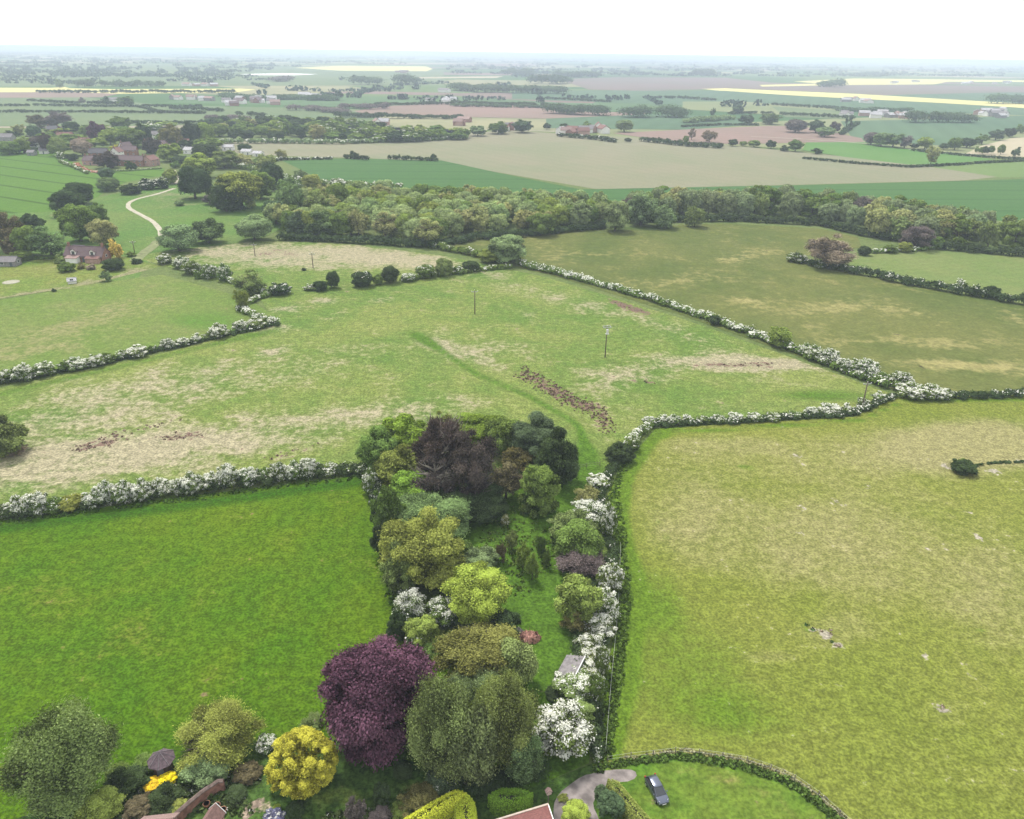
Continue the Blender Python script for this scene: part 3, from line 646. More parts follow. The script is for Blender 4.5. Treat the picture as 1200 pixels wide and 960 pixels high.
def road(name, px, wid, mat):
    pts = resample([G(*p) for p in px], 4.0); ZI[0] += 1; z = .006 * ZI[0] + .01
    # smooth
    for _ in range(3): pts[1:-1] = (pts[:-2] + pts[1:-1] * 2 + pts[2:]) / 4
    t = np.gradient(pts, axis=0); nrm = np.stack([-t[:, 1], t[:, 0]], 1); nrm /= np.linalg.norm(nrm, axis=1, keepdims=True)
    m = MB(); vs = []; fs = []
    for i, p in enumerate(pts):
        w = wid * random.uniform(.44, .56)
        vs += [(p[0] - nrm[i, 0] * w, p[1] - nrm[i, 1] * w, z), (p[0] + nrm[i, 0] * w, p[1] + nrm[i, 1] * w, z)]
        if i: fs.append((2 * i - 2, 2 * i - 1, 2 * i + 1, 2 * i))
    m.add(vs, fs); o = m.build(name, mat); o['kind'] = 'structure'; return o
chalk = plain('chalk_track', (.36, .335, .26), .95, .2, .5, .1)
faint = plain('faint_track', (.17, .19, .09), .95, .25, .4, .1)
road('track', [(205, 221), (180, 229), (160, 233), (150, 238), (150, 244), (165, 252), (180, 260), (188, 270), (189, 283)], 2.6, chalk)
road('track_verge', [(186, 282), (180, 289), (168, 297), (158, 306)], 5, faint)
road('lane', [(1068, 175), (1130, 180.5), (1200, 186), (1300, 193)], 5, plain('lane_tarmac', (.30, .30, .26), .9, .1, .1))
road('lane', [(1068, 175), (1010, 168), (940, 163), (880, 160)], 4, plain('lane_verge', (.30, .26, .2), .9, .1, .1))
road('path', [(203, 200), (207, 208), (204, 216)], 4, chalk)

# ================================================================== TREES OF THE OLD PLANTATION (middle of the view)
PALE_BARK = (.36, .32, .26)
T, B_ = tree, bush
TG = 1.12
T(443, 528, 46, 56, 'lumpy', 'mid', 'leafy mid green tree at the top left corner of the plantation')
T(472, 512, 58, 58, 'lumpy', 'bright', 'bright green lumpy tree left of the dark purple brown tree')
T(560, 503, 66, 42, 'lumpy', 'bright', 'low bright green tree behind the dark purple brown trees')
T(592, 510, 46, 50, 'lumpy', 'mid', 'fresh green tree between the dark brown tree and the dark round one')
T(518, 500, 34, 36, 'twiggy', 'yolive', 'thin yellow green tree top at the back of the plantation')
T(517, 532, 60, 92, 'twiggy', 'plum', 'tall dark purple brown tree with pale bare limbs showing', barkcol=PALE_BARK)
T(552, 552, 66, 88, 'open', 'plum', 'wide dark maroon tree right of the tall bare limbed one', barkcol=(.2, .17, .15))
T(510, 565, 50, 60, 'open', 'plum', 'dark brown tree in front of the bare limbed tree', barkcol=PALE_BARK)
T(632, 514, 64, 62, 'lumpy', 'blue', 'rounded dark bluish green tree on the far right of the plantation')
T(653, 538, 46, 58, 'spray', 'deep', 'dark green tree at the right end behind the cone shaped tree')
T(611, 540, 42, 34, 'spray', 'rust', 'rusty orange brown tree beside the cone shaped tree', barkcol=PALE_BARK)
T(593, 562, 46, 50, 'open', 'brown', 'dull brown tree below the rusty orange crown')
B_(632, 575, 58, 66, 'cone', 'mid', 'cone shaped dense green tree standing alone at the clearing edge', name='conical_tree', cat='tree')
B_(556, 590, 74, 40, 'spray', 'deep', 'dark green thicket at the foot of the purple brown trees')
B_(520, 592, 40, 36, 'spray', 'deep', 'dark bush under the left of the purple brown trees')
T(467, 548, 52, 46, 'spray', 'yolive', 'yellowish green tree on the plantation edge by the field corner')
T(484, 573, 56, 48, 'lumpy', 'bright', 'bright green tree below the yellowish one on the left edge')
T(508, 604, 82, 58, 'spray', 'greygreen', 'grey green spreading tree halfway down the left tree row')
T(455, 602, 34, 60, 'spray', 'mid', 'narrow green tree on the pasture side of the left row')
B_(448, 634, 26, 46, 'spray', 'deep', 'dark shaded bush on the pasture edge beside the grey green tree')
T(497, 645, 88, 84, 'spray', 'yolive', 'large yellow olive round tree in the left row')
T(470, 668, 40, 56, 'spray', 'olive', 'olive tree leaning over the bright pasture')
B_(562, 655, 44, 32, 'spray', 'sage', 'pale sage green bush beside the mown ride')
B_(541, 646, 28, 30, 'spray', 'mid', 'small green bush between the olive tree and the sage bush')
T(556, 695, 80, 74, 'lumpy', 'lime', 'lime green tree with billowing crown in the left row')
B_(527, 676, 30, 30, 'open', 'deep', 'dark gap bush behind the lime green tree')
B_(481, 711, 38, 40, 'spray', 'mid', 'white flowering hawthorn on the edge of the bright pasture', .62, name='hawthorn')
B_(520, 715, 42, 36, 'spray', 'mid', 'hawthorn half in white flower against the lime green tree', .42, name='hawthorn')
B_(492, 739, 44, 40, 'lumpy', 'light', 'pale green bush below the flowering hawthorns')
B_(466, 735, 24, 34, 'spray', 'deep', 'dark bush at the pasture edge above the copper beech')
B_(588, 733, 44, 38, 'spray', 'deep', 'dark green bush beside the reddish brush heap')
T(590, 757, 30, 30, 'spray', 'rust', 'small reddish olive bush next to the brush heap')
T(565, 768, 92, 78, 'spray', (.088, .092, .026), 'large bronze olive tree in the lower left row')
T(603, 778, 52, 60, 'round', 'olive', 'olive tree at the edge of the narrow ride')
B_(516, 762, 40, 30, 'spray', 'mid', 'green bush right of the copper beech top')
T(556, 812, 64, 60, 'weep', 'sage', 'grey willow top with bare dead branches poking out', barkcol=(.45, .42, .36))
T(521, 858, 74, 112, 'weep', (.120, .148, .058), 'tall weeping willow next to the copper beech')
T(592, 850, 72, 104, 'weep', (.125, .148, .052), 'tall olive weeping willow above the clipped hedge')
T(558, 872, 58, 92, 'weep', (.115, .145, .060), 'middle weeping crown between the two larger willow crowns')
T(612, 888, 46, 58, 'weep', 'sage', 'lower grey green weeping crown by the drive')
T(443, 818, 116, 128, 'beech', 'purple', 'large copper beech with deep purple leaves', name='copper_beech', cat='tree')
B_(353, 894, 86, 80, 'cauli', 'gold', 'big rounded golden yellow shrub on the garden lawn', name='golden_shrub', cat='shrub')
T(72, 892, 106, 118, 'weep', (.098, .135, .046), 'large grey green willow at the bottom left corner', name='willow_tree')
T(254, 866, 90, 72, 'twiggy', 'yolive', 'thin leaved yellow olive garden tree beside the round summerhouse roof', barkcol=(.07, .05, .04))
B_(312, 871, 24, 22, 'spray', 'mid', 'small white flowering shrub beside the golden shrub', .6, name='shrub', cat='shrub')
B_(365, 848, 30, 18, 'twiggy', 'olive', 'wispy bush behind the golden shrub')
B_(243, 900, 58, 42, 'lumpy', 'sage', 'mottled grey green shrub under the thin leaved tree')
B_(196, 913, 22, 18, 'lumpy', 'yellow', 'bright yellow flowering shrub in front of the summerhouse', name='shrub', cat='shrub')
B_(178, 919, 22, 17, 'lumpy', (.42, .30, .02), 'deeper yellow shrub at the left of the brightest yellow one', name='shrub', cat='shrub')
B_(118, 946, 56, 38, 'lumpy', 'light', 'light green shrub at the foot of the big willow')
B_(150, 915, 46, 28, 'spray', 'deep', 'dark green bush between willow and yellow shrubs')
B_(192, 936, 40, 28, 'spray', 'deep', 'dark rounded bush below the yellow shrubs')
B_(163, 946, 34, 24, 'spray', 'brown', 'brownish bush beside the light green shrub')
B_(207, 945, 24, 16, 'lumpy', 'yolive', 'small yellow green shrub by the garden wall')
B_(170, 895, 30, 16, 'spray', 'mid', 'low green bush left of the summerhouse')
B_(138, 905, 26, 18, 'spray', 'mid', 'green bush at the edge of the willow')
B_(276, 930, 26, 16, 'smooth', 'deep', 'dark low mound shrub right of the garden wall')
B_(290, 905, 30, 20, 'spray', 'brown', 'brown shaded shrub left of the golden shrub')
B_(320, 959, 26, 10, 'spray', (.08, .08, .13), 'purple blue flowering shrub by the patio', .12, name='shrub', cat='shrub')
B_(324, 946, 10, 8, 'smooth', 'lime', 'tiny lime green ball shrub', name='shrub', cat='shrub')
B_(346, 950, 24, 20, 'spray', 'deep', 'dark grey green shrub right of the tiny lime ball')
B_(447, 931, 24, 30, 'cone', 'deep', 'dark cone shaped conifer on the lawn', name='conifer', cat='conifer')
B_(417, 950, 26, 30, 'twiggy', 'mauve', 'pale mauve twiggy shrub left of the cone conifer', name='shrub', cat='shrub')
B_(445, 958, 30, 22, 'twiggy', 'mauve', 'mauve twiggy shrub below the cone conifer', name='shrub', cat='shrub')
B_(490, 938, 44, 22, 'spray', 'rust', 'reddish brown low shrub behind the lime hedge')
B_(470, 950, 26, 18, 'spray', 'mid', 'green low shrub left of the lime hedge')
B_(473, 903, 26, 14, 'smooth', 'deep', 'dark low mound under the copper beech')
B_(520, 912, 40, 20, 'spray', 'blue', 'dark bluish shrub at the foot of the tall willow', .04)
B_(675, 953, 36, 30, 'lumpy', 'lime', 'bright green round shrub on the gravel drive', name='shrub', cat='shrub')
B_(716, 944, 34, 34, 'lumpy', 'blue', 'bluish green leafy ground bush beside the long hedge', name='shrub', cat='shrub')
B_(705, 930, 18, 20, 'lumpy', 'blue', 'small leafy bush at the tip of the drive hedge', name='shrub', cat='shrub')
B_(660, 935, 12, 10, 'spray', 'yolive', 'tuft of yellow green growth beside the post')
# the right hand row
HW = dict(name='hawthorn', cat='bush')
B_(727, 531, 32, 24, 'spray', 'deep', 'dark round bush in the gap at the top of the right hand row')
B_(741, 520, 18, 18, 'spray', 'mid', 'small hawthorn just above the dark round gap bush', .2, **HW)
B_(700, 564, 28, 18, 'spray', 'mid', 'low white hawthorn at the top of the right hand row', .62, **HW)
B_(688, 581, 34, 28, 'twiggy', 'tan', 'tan brown reedy bush above the white hawthorns')
B_(691, 600, 46, 26, 'spray', 'mid', 'wide hawthorn in full white flower behind the green trees', .62, **HW)
B_(714, 612, 18, 40, 'spray', 'mid', 'narrow white hawthorn along the right pasture edge', .6, **HW)
T(671, 618, 48, 40, 'spray', 'olive', 'olive green tree at the top of the right hand row')
T(678, 636, 56, 54, 'lumpy', 'mid', 'leafy green tree right of the small saplings')
T(682, 661, 54, 42, 'twiggy', 'mauve', 'dark grey twiggy tree between two leafy green ones', barkcol=(.08, .07, .06))
T(678, 702, 54, 60, 'lumpy', 'light', 'light green rounded tree in the right hand row')
B_(676, 728, 40, 36, 'open', 'rust', 'shaded brown growth below the light green rounded tree')
B_(715, 678, 30, 36, 'spray', 'mid', 'white flowered hawthorn beside the light green rounded tree', .6, **HW)
B_(706, 704, 34, 32, 'spray', 'mid', 'second white hawthorn further down the right row', .62, **HW)
B_(714, 716, 24, 30, 'spray', 'mid', 'hawthorn on the pasture side with creamy flower', .5, **HW)
B_(700, 733, 40, 34, 'spray', 'mid', 'bushy white hawthorn above the grey shed roof', .62, **HW)
B_(692, 756, 36, 30, 'spray', 'mid', 'thinly flowered hawthorn right of the shed', .5, **HW)
B_(690, 778, 44, 34, 'spray', 'light', 'cream white hawthorn leaning on the shed roof', .62, **HW)
B_(706, 776, 20, 44, 'spray', 'mid', 'green hawthorn edge facing the right pasture', .3, **HW)
B_(673, 802, 56, 36, 'lumpy', 'olive', 'green bush sprinkled with white below the shed', .22, **HW)
B_(700, 806, 22, 36, 'spray', 'mid', 'green bush behind the sprinkled one on the pasture side', .1)
B_(652, 812, 24, 16, 'spray', 'deep', 'dark low bush at the shed corner')
B_(682, 836, 36, 32, 'lumpy', 'olive', 'round olive bush behind the biggest white hawthorn')
T(658, 854, 62, 62, 'spray', 'mid', 'biggest hawthorn covered in white flower above the drive', .72, name='hawthorn', cat='tree')
B_(700, 888, 10, 12, 'spray', 'mid', 'small white sprig bush at the fence corner', .5, **HW)
B_(702, 840, 12, 60, 'spray', 'deep', 'dark narrow growth on the fence side')
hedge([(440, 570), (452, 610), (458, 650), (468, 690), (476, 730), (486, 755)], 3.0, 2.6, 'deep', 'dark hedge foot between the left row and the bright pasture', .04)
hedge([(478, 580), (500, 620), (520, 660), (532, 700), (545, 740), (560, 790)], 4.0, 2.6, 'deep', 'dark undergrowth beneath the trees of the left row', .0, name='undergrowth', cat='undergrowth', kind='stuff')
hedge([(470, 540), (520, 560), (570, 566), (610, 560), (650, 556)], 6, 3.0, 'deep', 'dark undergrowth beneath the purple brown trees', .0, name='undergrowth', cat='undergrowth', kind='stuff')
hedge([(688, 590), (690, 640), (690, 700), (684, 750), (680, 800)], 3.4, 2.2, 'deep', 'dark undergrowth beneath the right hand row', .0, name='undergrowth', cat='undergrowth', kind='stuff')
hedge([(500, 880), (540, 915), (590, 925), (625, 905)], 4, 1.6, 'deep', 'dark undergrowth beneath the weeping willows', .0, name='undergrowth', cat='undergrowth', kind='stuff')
TG = 1.0
# saplings in the ride
for (u, v, w, h, s, c, lb) in [(613, 652, 20, 34, 'twiggy', 'light', 'thin pale sapling in the ride nearest the willows'), (624, 664, 18, 34, 'twiggy', 'light', 'sapling just in front of the thin pale one'),
                           (634, 640, 14, 34, 'twiggy', 'mid', 'small upright sapling below the cone shaped tree'), (600, 634, 18, 26, 'twiggy', 'olive', 'sapling close to the sage green bush'),
                           (641, 655, 10, 22, 'twiggy', 'mid', 'slender sapling on the right of the group in the ride'), (588, 648, 14, 24, 'twiggy', 'brown', 'brownish sapling left of the group in the ride')]:
    T(u, v, w, h, s, c, lb, name='sapling', cat='sapling', lod='mid')
B_(592, 610, 12, 16, 'twiggy', 'tan', 'bleached dead bush at the edge of the thicket', .35)

# ================================================================== MEADOW EDGES, NEAR
T(2, 512, 50, 44, 'spray', 'olive', 'olive green tree cut by the left edge of the meadow')
B_(18, 527, 26, 14, 'twiggy', 'twig', 'brown twiggy bush beside the tree on the left edge')
near_left = [(4, 598, 26, 18, .45), (24, 592, 26, 26, .75), (42, 590, 30, 30, .7), (62, 592, 24, 20, .08), (85, 589, 32, 20, .02), (108, 586, 26, 22, .65), (122, 579, 26, 30, .8), (143, 578, 28, 28, .7), (166, 575, 28, 26, .75), (186, 571, 26, 22, .7),
             (206, 571, 24, 20, .65), (224, 567, 28, 26, .75), (246, 564, 26, 22, .7), (267, 558, 26, 30, .75), (290, 558, 28, 24, .65), (310, 556, 20, 16, .1), (326, 553, 24, 24, .5), (345, 552, 26, 22, .6), (362, 548, 24, 26, .75), (385, 550, 26, 16, .3), (408, 548, 24, 14, .15), (428, 551, 22, 16, .3)]
DESC = {0: 'green', 1: 'half flowered', 2: 'white flowered'}
ORD = ['first', 'second', 'third', 'fourth', 'fifth', 'sixth', 'seventh', 'eighth', 'ninth', 'tenth', 'eleventh', 'twelfth', 'thirteenth', 'fourteenth', 'fifteenth', 'sixteenth', 'seventeenth', 'eighteenth', 'nineteenth', 'twentieth', 'twenty first', 'twenty second', 'twenty third']
def row(lst, where, col='mid', style='spray', start='left', group=None, name='hawthorn'):
    for i, (u, v, w, h, bl) in enumerate(lst):
        w *= .92
        d = DESC[0 if bl < .2 else 1 if bl < .55 else 2]
        lab = '%s hawthorn, %s from the %s %s' % (d, ORD[i], start, where)
        cc = 'yolive' if (bl < .06) else col
        B_(u, v, w, h, style, cc, lab, bl, name=name, group=group)
row(near_left, 'in the hedge above the bright green pasture', group='hawthorns of the hedge above the bright green pasture')
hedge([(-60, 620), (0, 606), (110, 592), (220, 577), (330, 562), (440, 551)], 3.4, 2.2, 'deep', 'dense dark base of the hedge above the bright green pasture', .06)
B_(434, 566, 20, 30, 'spray', 'mid', 'hawthorn at the pasture corner partly in flower', .45, **HW)
B_(441, 590, 18, 34, 'spray', 'deep', 'dark hawthorn just below the pasture corner', .25, **HW)
left_mid = [(4, 441, 22, 16, .35), (25, 437, 26, 22, .7), (50, 433, 28, 18, .45), (74, 430, 16, 14, .2), (90, 426, 28, 16, .65), (112, 423, 22, 16, .6), (126, 420, 18, 13, .1), (140, 416, 16, 10, .3), (160, 412, 28, 12, .65), (178, 409, 14, 9, .2),
            (196, 403, 18, 13, .7), (213, 401, 20, 10, .6), (229, 397, 15, 12, .75), (243, 394, 14, 9, .15), (256, 388, 24, 17, .75), (281, 382, 20, 14, .65), (299, 379, 26, 13, .35), (318, 376, 14, 8, .6)]
row(left_mid, 'in the hedge below the striped pasture', group='hawthorns of the hedge below the striped pasture')
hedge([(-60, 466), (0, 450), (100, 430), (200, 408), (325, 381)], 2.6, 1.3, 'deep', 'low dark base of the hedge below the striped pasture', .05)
nw = [(192, 304, 20, 12, .5), (213, 308, 22, 14, .6), (224, 314, 24, 16, .2), (246, 318, 22, 18, .35), (263, 320, 18, 20, .4), (232, 322, 12, 10, .1)]
row(nw, 'in the short hedge at the meadow top left', group='hawthorns of the short hedge at the meadow top left')
T(291, 331, 42, 30, 'open', 'olive', 'olive tree at the kink of the meadow hedge')
T(283, 350, 20, 26, 'twiggy', 'yolive', 'small yellow green tree below the olive tree at the kink')
hedge([(268, 330), (292, 339), (315, 347)], 3.2, 2.2, 'mid', 'short hedge from the olive tree to the kink corner', .25)
hedge([(315, 347), (296, 354), (279, 363), (300, 372), (324, 380)], 3.0, 2.0, 'mid', 'zigzag hedge stepping back at the end of the striped pasture', .45)
B_(327, 339, 27, 15, 'spray', 'deep', 'dark bush with white flecks right of the kink', .12, **HW)
B_(363, 337, 14, 8, 'spray', 'mid', 'low white hawthorn left of the dark pair in the meadow', .6, **HW)
B_(376, 335, 19, 13, 'spray', 'deep', 'low dark bush of the pair in the meadow')
B_(390, 328, 17, 22, 'round', 'deep', 'taller dark bush of the pair in the meadow')
for (u, v, w, h, c, bl, lb) in [(424, 327, 28, 20, 'deep', .03, 'big dark bush at the left end of the inner hedge'), (443, 328, 13, 13, 'mid', 0, 'small green bush between two dark ones in the inner hedge'), (457, 322, 23, 22, 'deep', 0, 'tall dark bush in the inner hedge'),
                            (479, 325, 20, 11, 'mid', .35, 'low flowering bush in the inner hedge'), (499, 318, 26, 17, 'mid', .08, 'mid green bush in the inner hedge'), (520, 313, 22, 23, 'olive', 0, 'tall olive bush in the inner hedge'), (537, 316, 14, 12, 'mid', .2, 'small flecked bush in the inner hedge'), (552, 312, 22, 14, 'deep', 0, 'dark bush near the right end of the inner hedge')]:
    B_(u, v, w, h, 'round', c, lb, bl, group='bushes of the inner hedge')
hedge([(470, 330), (510, 324), (560, 318), (600, 314)], 3, 1.8, 'mid', 'green inner hedge joining the pale willow', .15)
T(594, 291, 50, 36, 'lumpy', 'willow', 'big pale green willow standing alone at the meadow hedge', barkcol=(.15, .12, .09), name='willow_tree')
B_(574, 300, 28, 18, 'lumpy', 'yolive', 'yellow green bush left of the lone willow')
hedge([(512, 292), (545, 298), (590, 306), (640, 318)], 4, 3, 'mid', 'green hedge running left from the lone willow', .08)
hedge([(612, 312), (640, 319), (700, 334), (760, 352), (820, 372), (880, 393), (930, 412), (975, 430), (1045, 456)], 3.6, 2.6, 'mid', 'long hedge with pale flower along the dark meadow', .36, lumpy=.5)
B_(838, 375, 14, 13, 'round', 'deep', 'dark bush standing out of the long flowering hedge')
T(914, 395, 28, 24, 'spray', 'light', 'round fresh green tree in the long flowering hedge')
rt = [(945, 410, 22, 14, .5), (956, 414, 24, 18, .5), (972, 418, 26, 20, .72), (990, 428, 20, 18, .65), (1001, 430, 20, 18, .6), (1015, 432, 32, 24, .75), (1034, 443, 22, 14, .15), (1057, 445, 28, 20, .55), (1070, 458, 36, 16, .6), (1094, 459, 34, 18, .6), (1110, 462, 16, 14, .5)]
row(rt, 'between the round green tree and the meadow corner', group='hawthorns near the right meadow corner')
hedge([(1105, 467), (1150, 466), (1200, 464), (1400, 470)], 3, 2.2, 'deep', 'clipped green hedge running right from the meadow corner', .06)
lw = [(761, 493, 18, 12, .6), (776, 491, 16, 11, .65), (790, 492, 18, 12, .5), (806, 491, 16, 10, .55), (824, 492, 18, 9, .15), (842, 491, 18, 10, .5), (862, 489, 22, 11, .6), (884, 489, 20, 10, .45), (905, 488, 20, 9, .3), (930, 486, 18, 9, .2), (951, 482, 18, 12, .7), (972, 479, 26, 14, .75), (992, 479, 16, 12, .6), (1012, 472, 18, 12, .3), (1030, 466, 18, 14, .55)]
row(lw, 'along the top of the right pasture', group='hawthorns along the top of the right pasture')
hedge([(762, 500), (860, 495), (1000, 486), (1048, 466)], 2.4, 1.4, 'deep', 'low dark hedge base along the top of the right pasture', .1)
hedge([(760, 502), (745, 518), (735, 528)], 2.6, 2.2, 'mid', 'short hedge dropping from the pasture corner', .35)
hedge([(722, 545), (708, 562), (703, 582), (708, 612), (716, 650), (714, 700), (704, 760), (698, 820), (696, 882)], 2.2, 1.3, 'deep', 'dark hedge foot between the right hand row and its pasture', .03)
B_(1129, 548, 30, 9, 'spray', 'deep', 'spreading low part of the lone bush in the right pasture')
B_(1128, 542, 12, 10, 'round', 'mid', 'upright lone bush in the right pasture')
hedge([(1140, 547), (1165, 543), (1215, 541)], .9, .5, 'deep', 'low line of scrub trailing right from the lone bush', gap=.35)
# second dark meadow hedge with the bare tree
hedge([(925, 305), (960, 313), (1010, 322), (1060, 333), (1120, 344), (1200, 357), (1320, 380)], 4.2, 3.2, 'deep', 'dark hedge crossing the fields right of the bare pinkish tree', .05, tall=1.2)
T(972, 294, 62, 40, 'twiggy', 'pink', 'wide leafless pinkish brown tree in the hedge', barkcol=(.16, .10, .08))
B_(934, 302, 22, 11, 'spray', 'mid', 'flowering bush at the end of the hedge left of the bare tree', .35)
B_(961, 310, 12, 9, 'spray', 'mid', 'white flecked bush under the bare pinkish tree', .5)
B_(1127, 334, 15, 14, 'spray', 'mid', 'white hawthorn standing in the far right hedge', .55, **HW); B_(1142, 341, 13, 9, 'spray', 'mid', 'smaller white hawthorn beside the taller one in the right hedge', .5, **HW)
B_(1162, 342, 20, 14, 'spray', 'deep', 'dark bush in the right hedge past the hawthorns')
for (u, v, w, h, s, c, lb) in [(1013, 294, 16, 12, 'round', 'deep', 'dark green bush right of the bare pinkish tree'), (1043, 292, 16, 10, 'spray', 'mid', 'green bush on the short hedge below the belt'), (1061, 290, 17, 13, 'round', 'yolive', 'yellow green bush on the short hedge below the belt'), (1099, 285, 15, 16, 'round', 'mid', 'rounded green bush below the mauve tree')]:
    B_(u, v, w, h, s, c, lb)
hedge([(1022, 297), (1065, 295), (1095, 292)], 3, 2, 'mid', 'short low hedge below the right tree belt', .2)

# ================================================================== WOODS
def inside(p, poly):
    c = False; j = len(poly) - 1
    for i in range(len(poly)):
        if ((poly[i][1] > p[1]) != (poly[j][1] > p[1])) and (p[0] < (poly[j][0] - poly[i][0]) * (p[1] - poly[i][1]) / (poly[j][1] - poly[i][1]) + poly[i][0]): c = not c
        j = i
    return c
def grove(px, spacing, hts, mixes, label, group, name, cat='tree', maxn=400, sq=1.0, lod=None, trunk=True):
    """trees spread over a wood's ground, one object each"""
    poly = [tuple(G(u, v)[:2]) for u, v in px]
    xs = [p[0] for p in poly]; ys = [p[1] for p in poly]; pts = []
    for _ in range(12000):
        p = (random.uniform(min(xs), max(xs)), random.uniform(min(ys), max(ys)))
        if not inside(p, poly): continue
        if any((p[0] - q[0]) ** 2 + (p[1] - q[1]) ** 2 < spacing ** 2 for q in pts): continue
        pts.append(p)
        if len(pts) >= maxn: break
    for p in pts:
        H = random.uniform(*hts); R = spacing * random.uniform(.58, .85); a = H / 2 * .98
        st, cl, bl, lb = random.choices([m[1:] for m in mixes], [m[0] for m in mixes])[0]
        s = scale_at(np.array([p[0], p[1], 0.]))
        plant((p[0], p[1]), R, a * sq, a * sq * 1.04, 2 * R * s, st, cl, bl, name, lb, cat, group, trunk=trunk, lod=lod)
    return len(pts)
WOOD = [(320, 262), (350, 244), (420, 240), (560, 240), (640, 245), (700, 252), (720, 262), (640, 272), (560, 277), (505, 287), (440, 280), (340, 276)]
OUT = []
OUT.append(grove(WOOD, 8.6, (10.5, 14), [(6, 'round', (.13, .165, .066), 0, 'olive green tree crown inside the long wood'), (4, 'round', 'light', 0, 'light green crown inside the long wood'), (3, 'open', 'tan', 0, 'thin tan green crown inside the long wood'), (2, 'round', 'mid', 0, 'fuller mid green crown inside the long wood'), (.4, 'twiggy', 'mauve', 0, 'bare greyish crown inside the long wood')],
      '', 'trees of the long wood', 'woodland_tree', maxn=210, lod='mid'))
BELT = [(735, 258), (860, 255), (960, 260), (1000, 272), (1050, 283), (1110, 288), (1200, 297), (1300, 310), (1300, 290), (1200, 282), (1100, 268), (1000, 252), (900, 244), (740, 246)]
OUT.append(grove(BELT, 8.6, (12, 16), [(5, 'round', (.10, .125, .06), 0, 'grey green tree in the long belt'), (2, 'column', 'mid', 0, 'dark upright tree in the long belt'), (3, 'open', 'olive', 0, 'olive tree in the long belt'), (1, 'twiggy', 'mauve', 0, 'leafless mauve tree in the long belt'), (1, 'round', 'tan', 0, 'tan leaved tree in the long belt')],
      '', 'trees of the long belt', 'belt_tree', maxn=110, lod='mid'))
for a in [(702, 240, 26, 34, 'lumpy', 'willow', 'pale willow at the left of the pale group by the belt'), (722, 252, 36, 38, 'lumpy', 'willow', 'pale willow in front of the pale group'), (752, 244, 38, 40, 'lumpy', 'sage', 'pale rounded willow right of the pale group'),
          (679, 250, 32, 34, 'lumpy', 'willow', 'pale willow at the right end of the long wood'), (634, 262, 36, 28, 'lumpy', 'mid', 'green tree bulging from the wood into the dark meadow'), (776, 254, 30, 26, 'spray', 'sage', 'sage green low tree below the dark conifers'), (815, 254, 24, 24, 'spray', 'olive', 'olive low tree at the belt foot'),
          (500, 270, 42, 36, 'open', 'tan', 'tan yellow tree at the near edge of the long wood'), (451, 262, 40, 36, 'open', 'tan', 'brownish tan tree left on the near edge of the long wood'), (476, 268, 26, 30, 'open', 'olive', 'olive tree between the two tan trees'), (1074, 278, 38, 28, 'twiggy', 'mauve', 'mauve leafless tree before the belt'), (1108, 268, 42, 34, 'open', 'tan', 'tan green tree before the belt beside the mauve one'),
          (1085, 272, 24, 24, 'open', 'olive', 'olive tree between mauve and tan trees'), (418, 222, 30, 22, 'round', 'olive', 'olive tree on the back edge of the long wood'), (450, 220, 26, 20, 'round', 'willow', 'pale tree on the back edge of the long wood'),
          (340, 236, 34, 44, 'round', 'greygreen', 'grey green tree at the left end of the long wood'), (372, 240, 36, 40, 'open', 'olive', 'olive tree near the left end of the long wood'), (395, 232, 30, 36, 'round', 'mid', 'mid green tree near the left end of the wood'), (376, 262, 44, 30, 'spray', 'greygreen', 'dark grey green tree at the left foot of the wood'), (410, 258, 36, 36, 'round', 'olive', 'olive tree left of the tan pair'), (350, 262, 34, 30, 'spray', 'blue', 'bluish dark tree at the left foot of the wood'),
          (365, 213, 26, 18, 'round', 'yolive', 'yellow olive tree above the left end of the wood'), (352, 206, 16, 14, 'spray', 'sage', 'small sage tree above the wood with white beside it'), (395, 213, 16, 9, 'spray', 'mid', 'small white flowering tree behind the wood'),
          ]:
    T(*a, name='tree', bl=.4 if 'white flowering' in a[6] else 0)
for u, v, w, h, lb in [(787, 231, 11, 15, 'smaller dark purple conifer in the belt'), (798, 232, 12, 22, 'tall dark purple conifer in the belt'), (776, 233, 9, 12, 'low dark conifer left of the other two in the belt')]:
    T(u, v, w, h, 'conifer', (.03, .025, .035), lb, name='conifer', cat='conifer')
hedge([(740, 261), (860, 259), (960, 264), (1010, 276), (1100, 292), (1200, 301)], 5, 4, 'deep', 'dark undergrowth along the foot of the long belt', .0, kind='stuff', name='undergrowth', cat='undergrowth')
hedge([(330, 281), (440, 286), (510, 291), (560, 281), (640, 275), (720, 266)], 5, 3.5, 'deep', 'dark undergrowth along the foot of the long wood', .0, kind='stuff', name='undergrowth', cat='undergrowth')

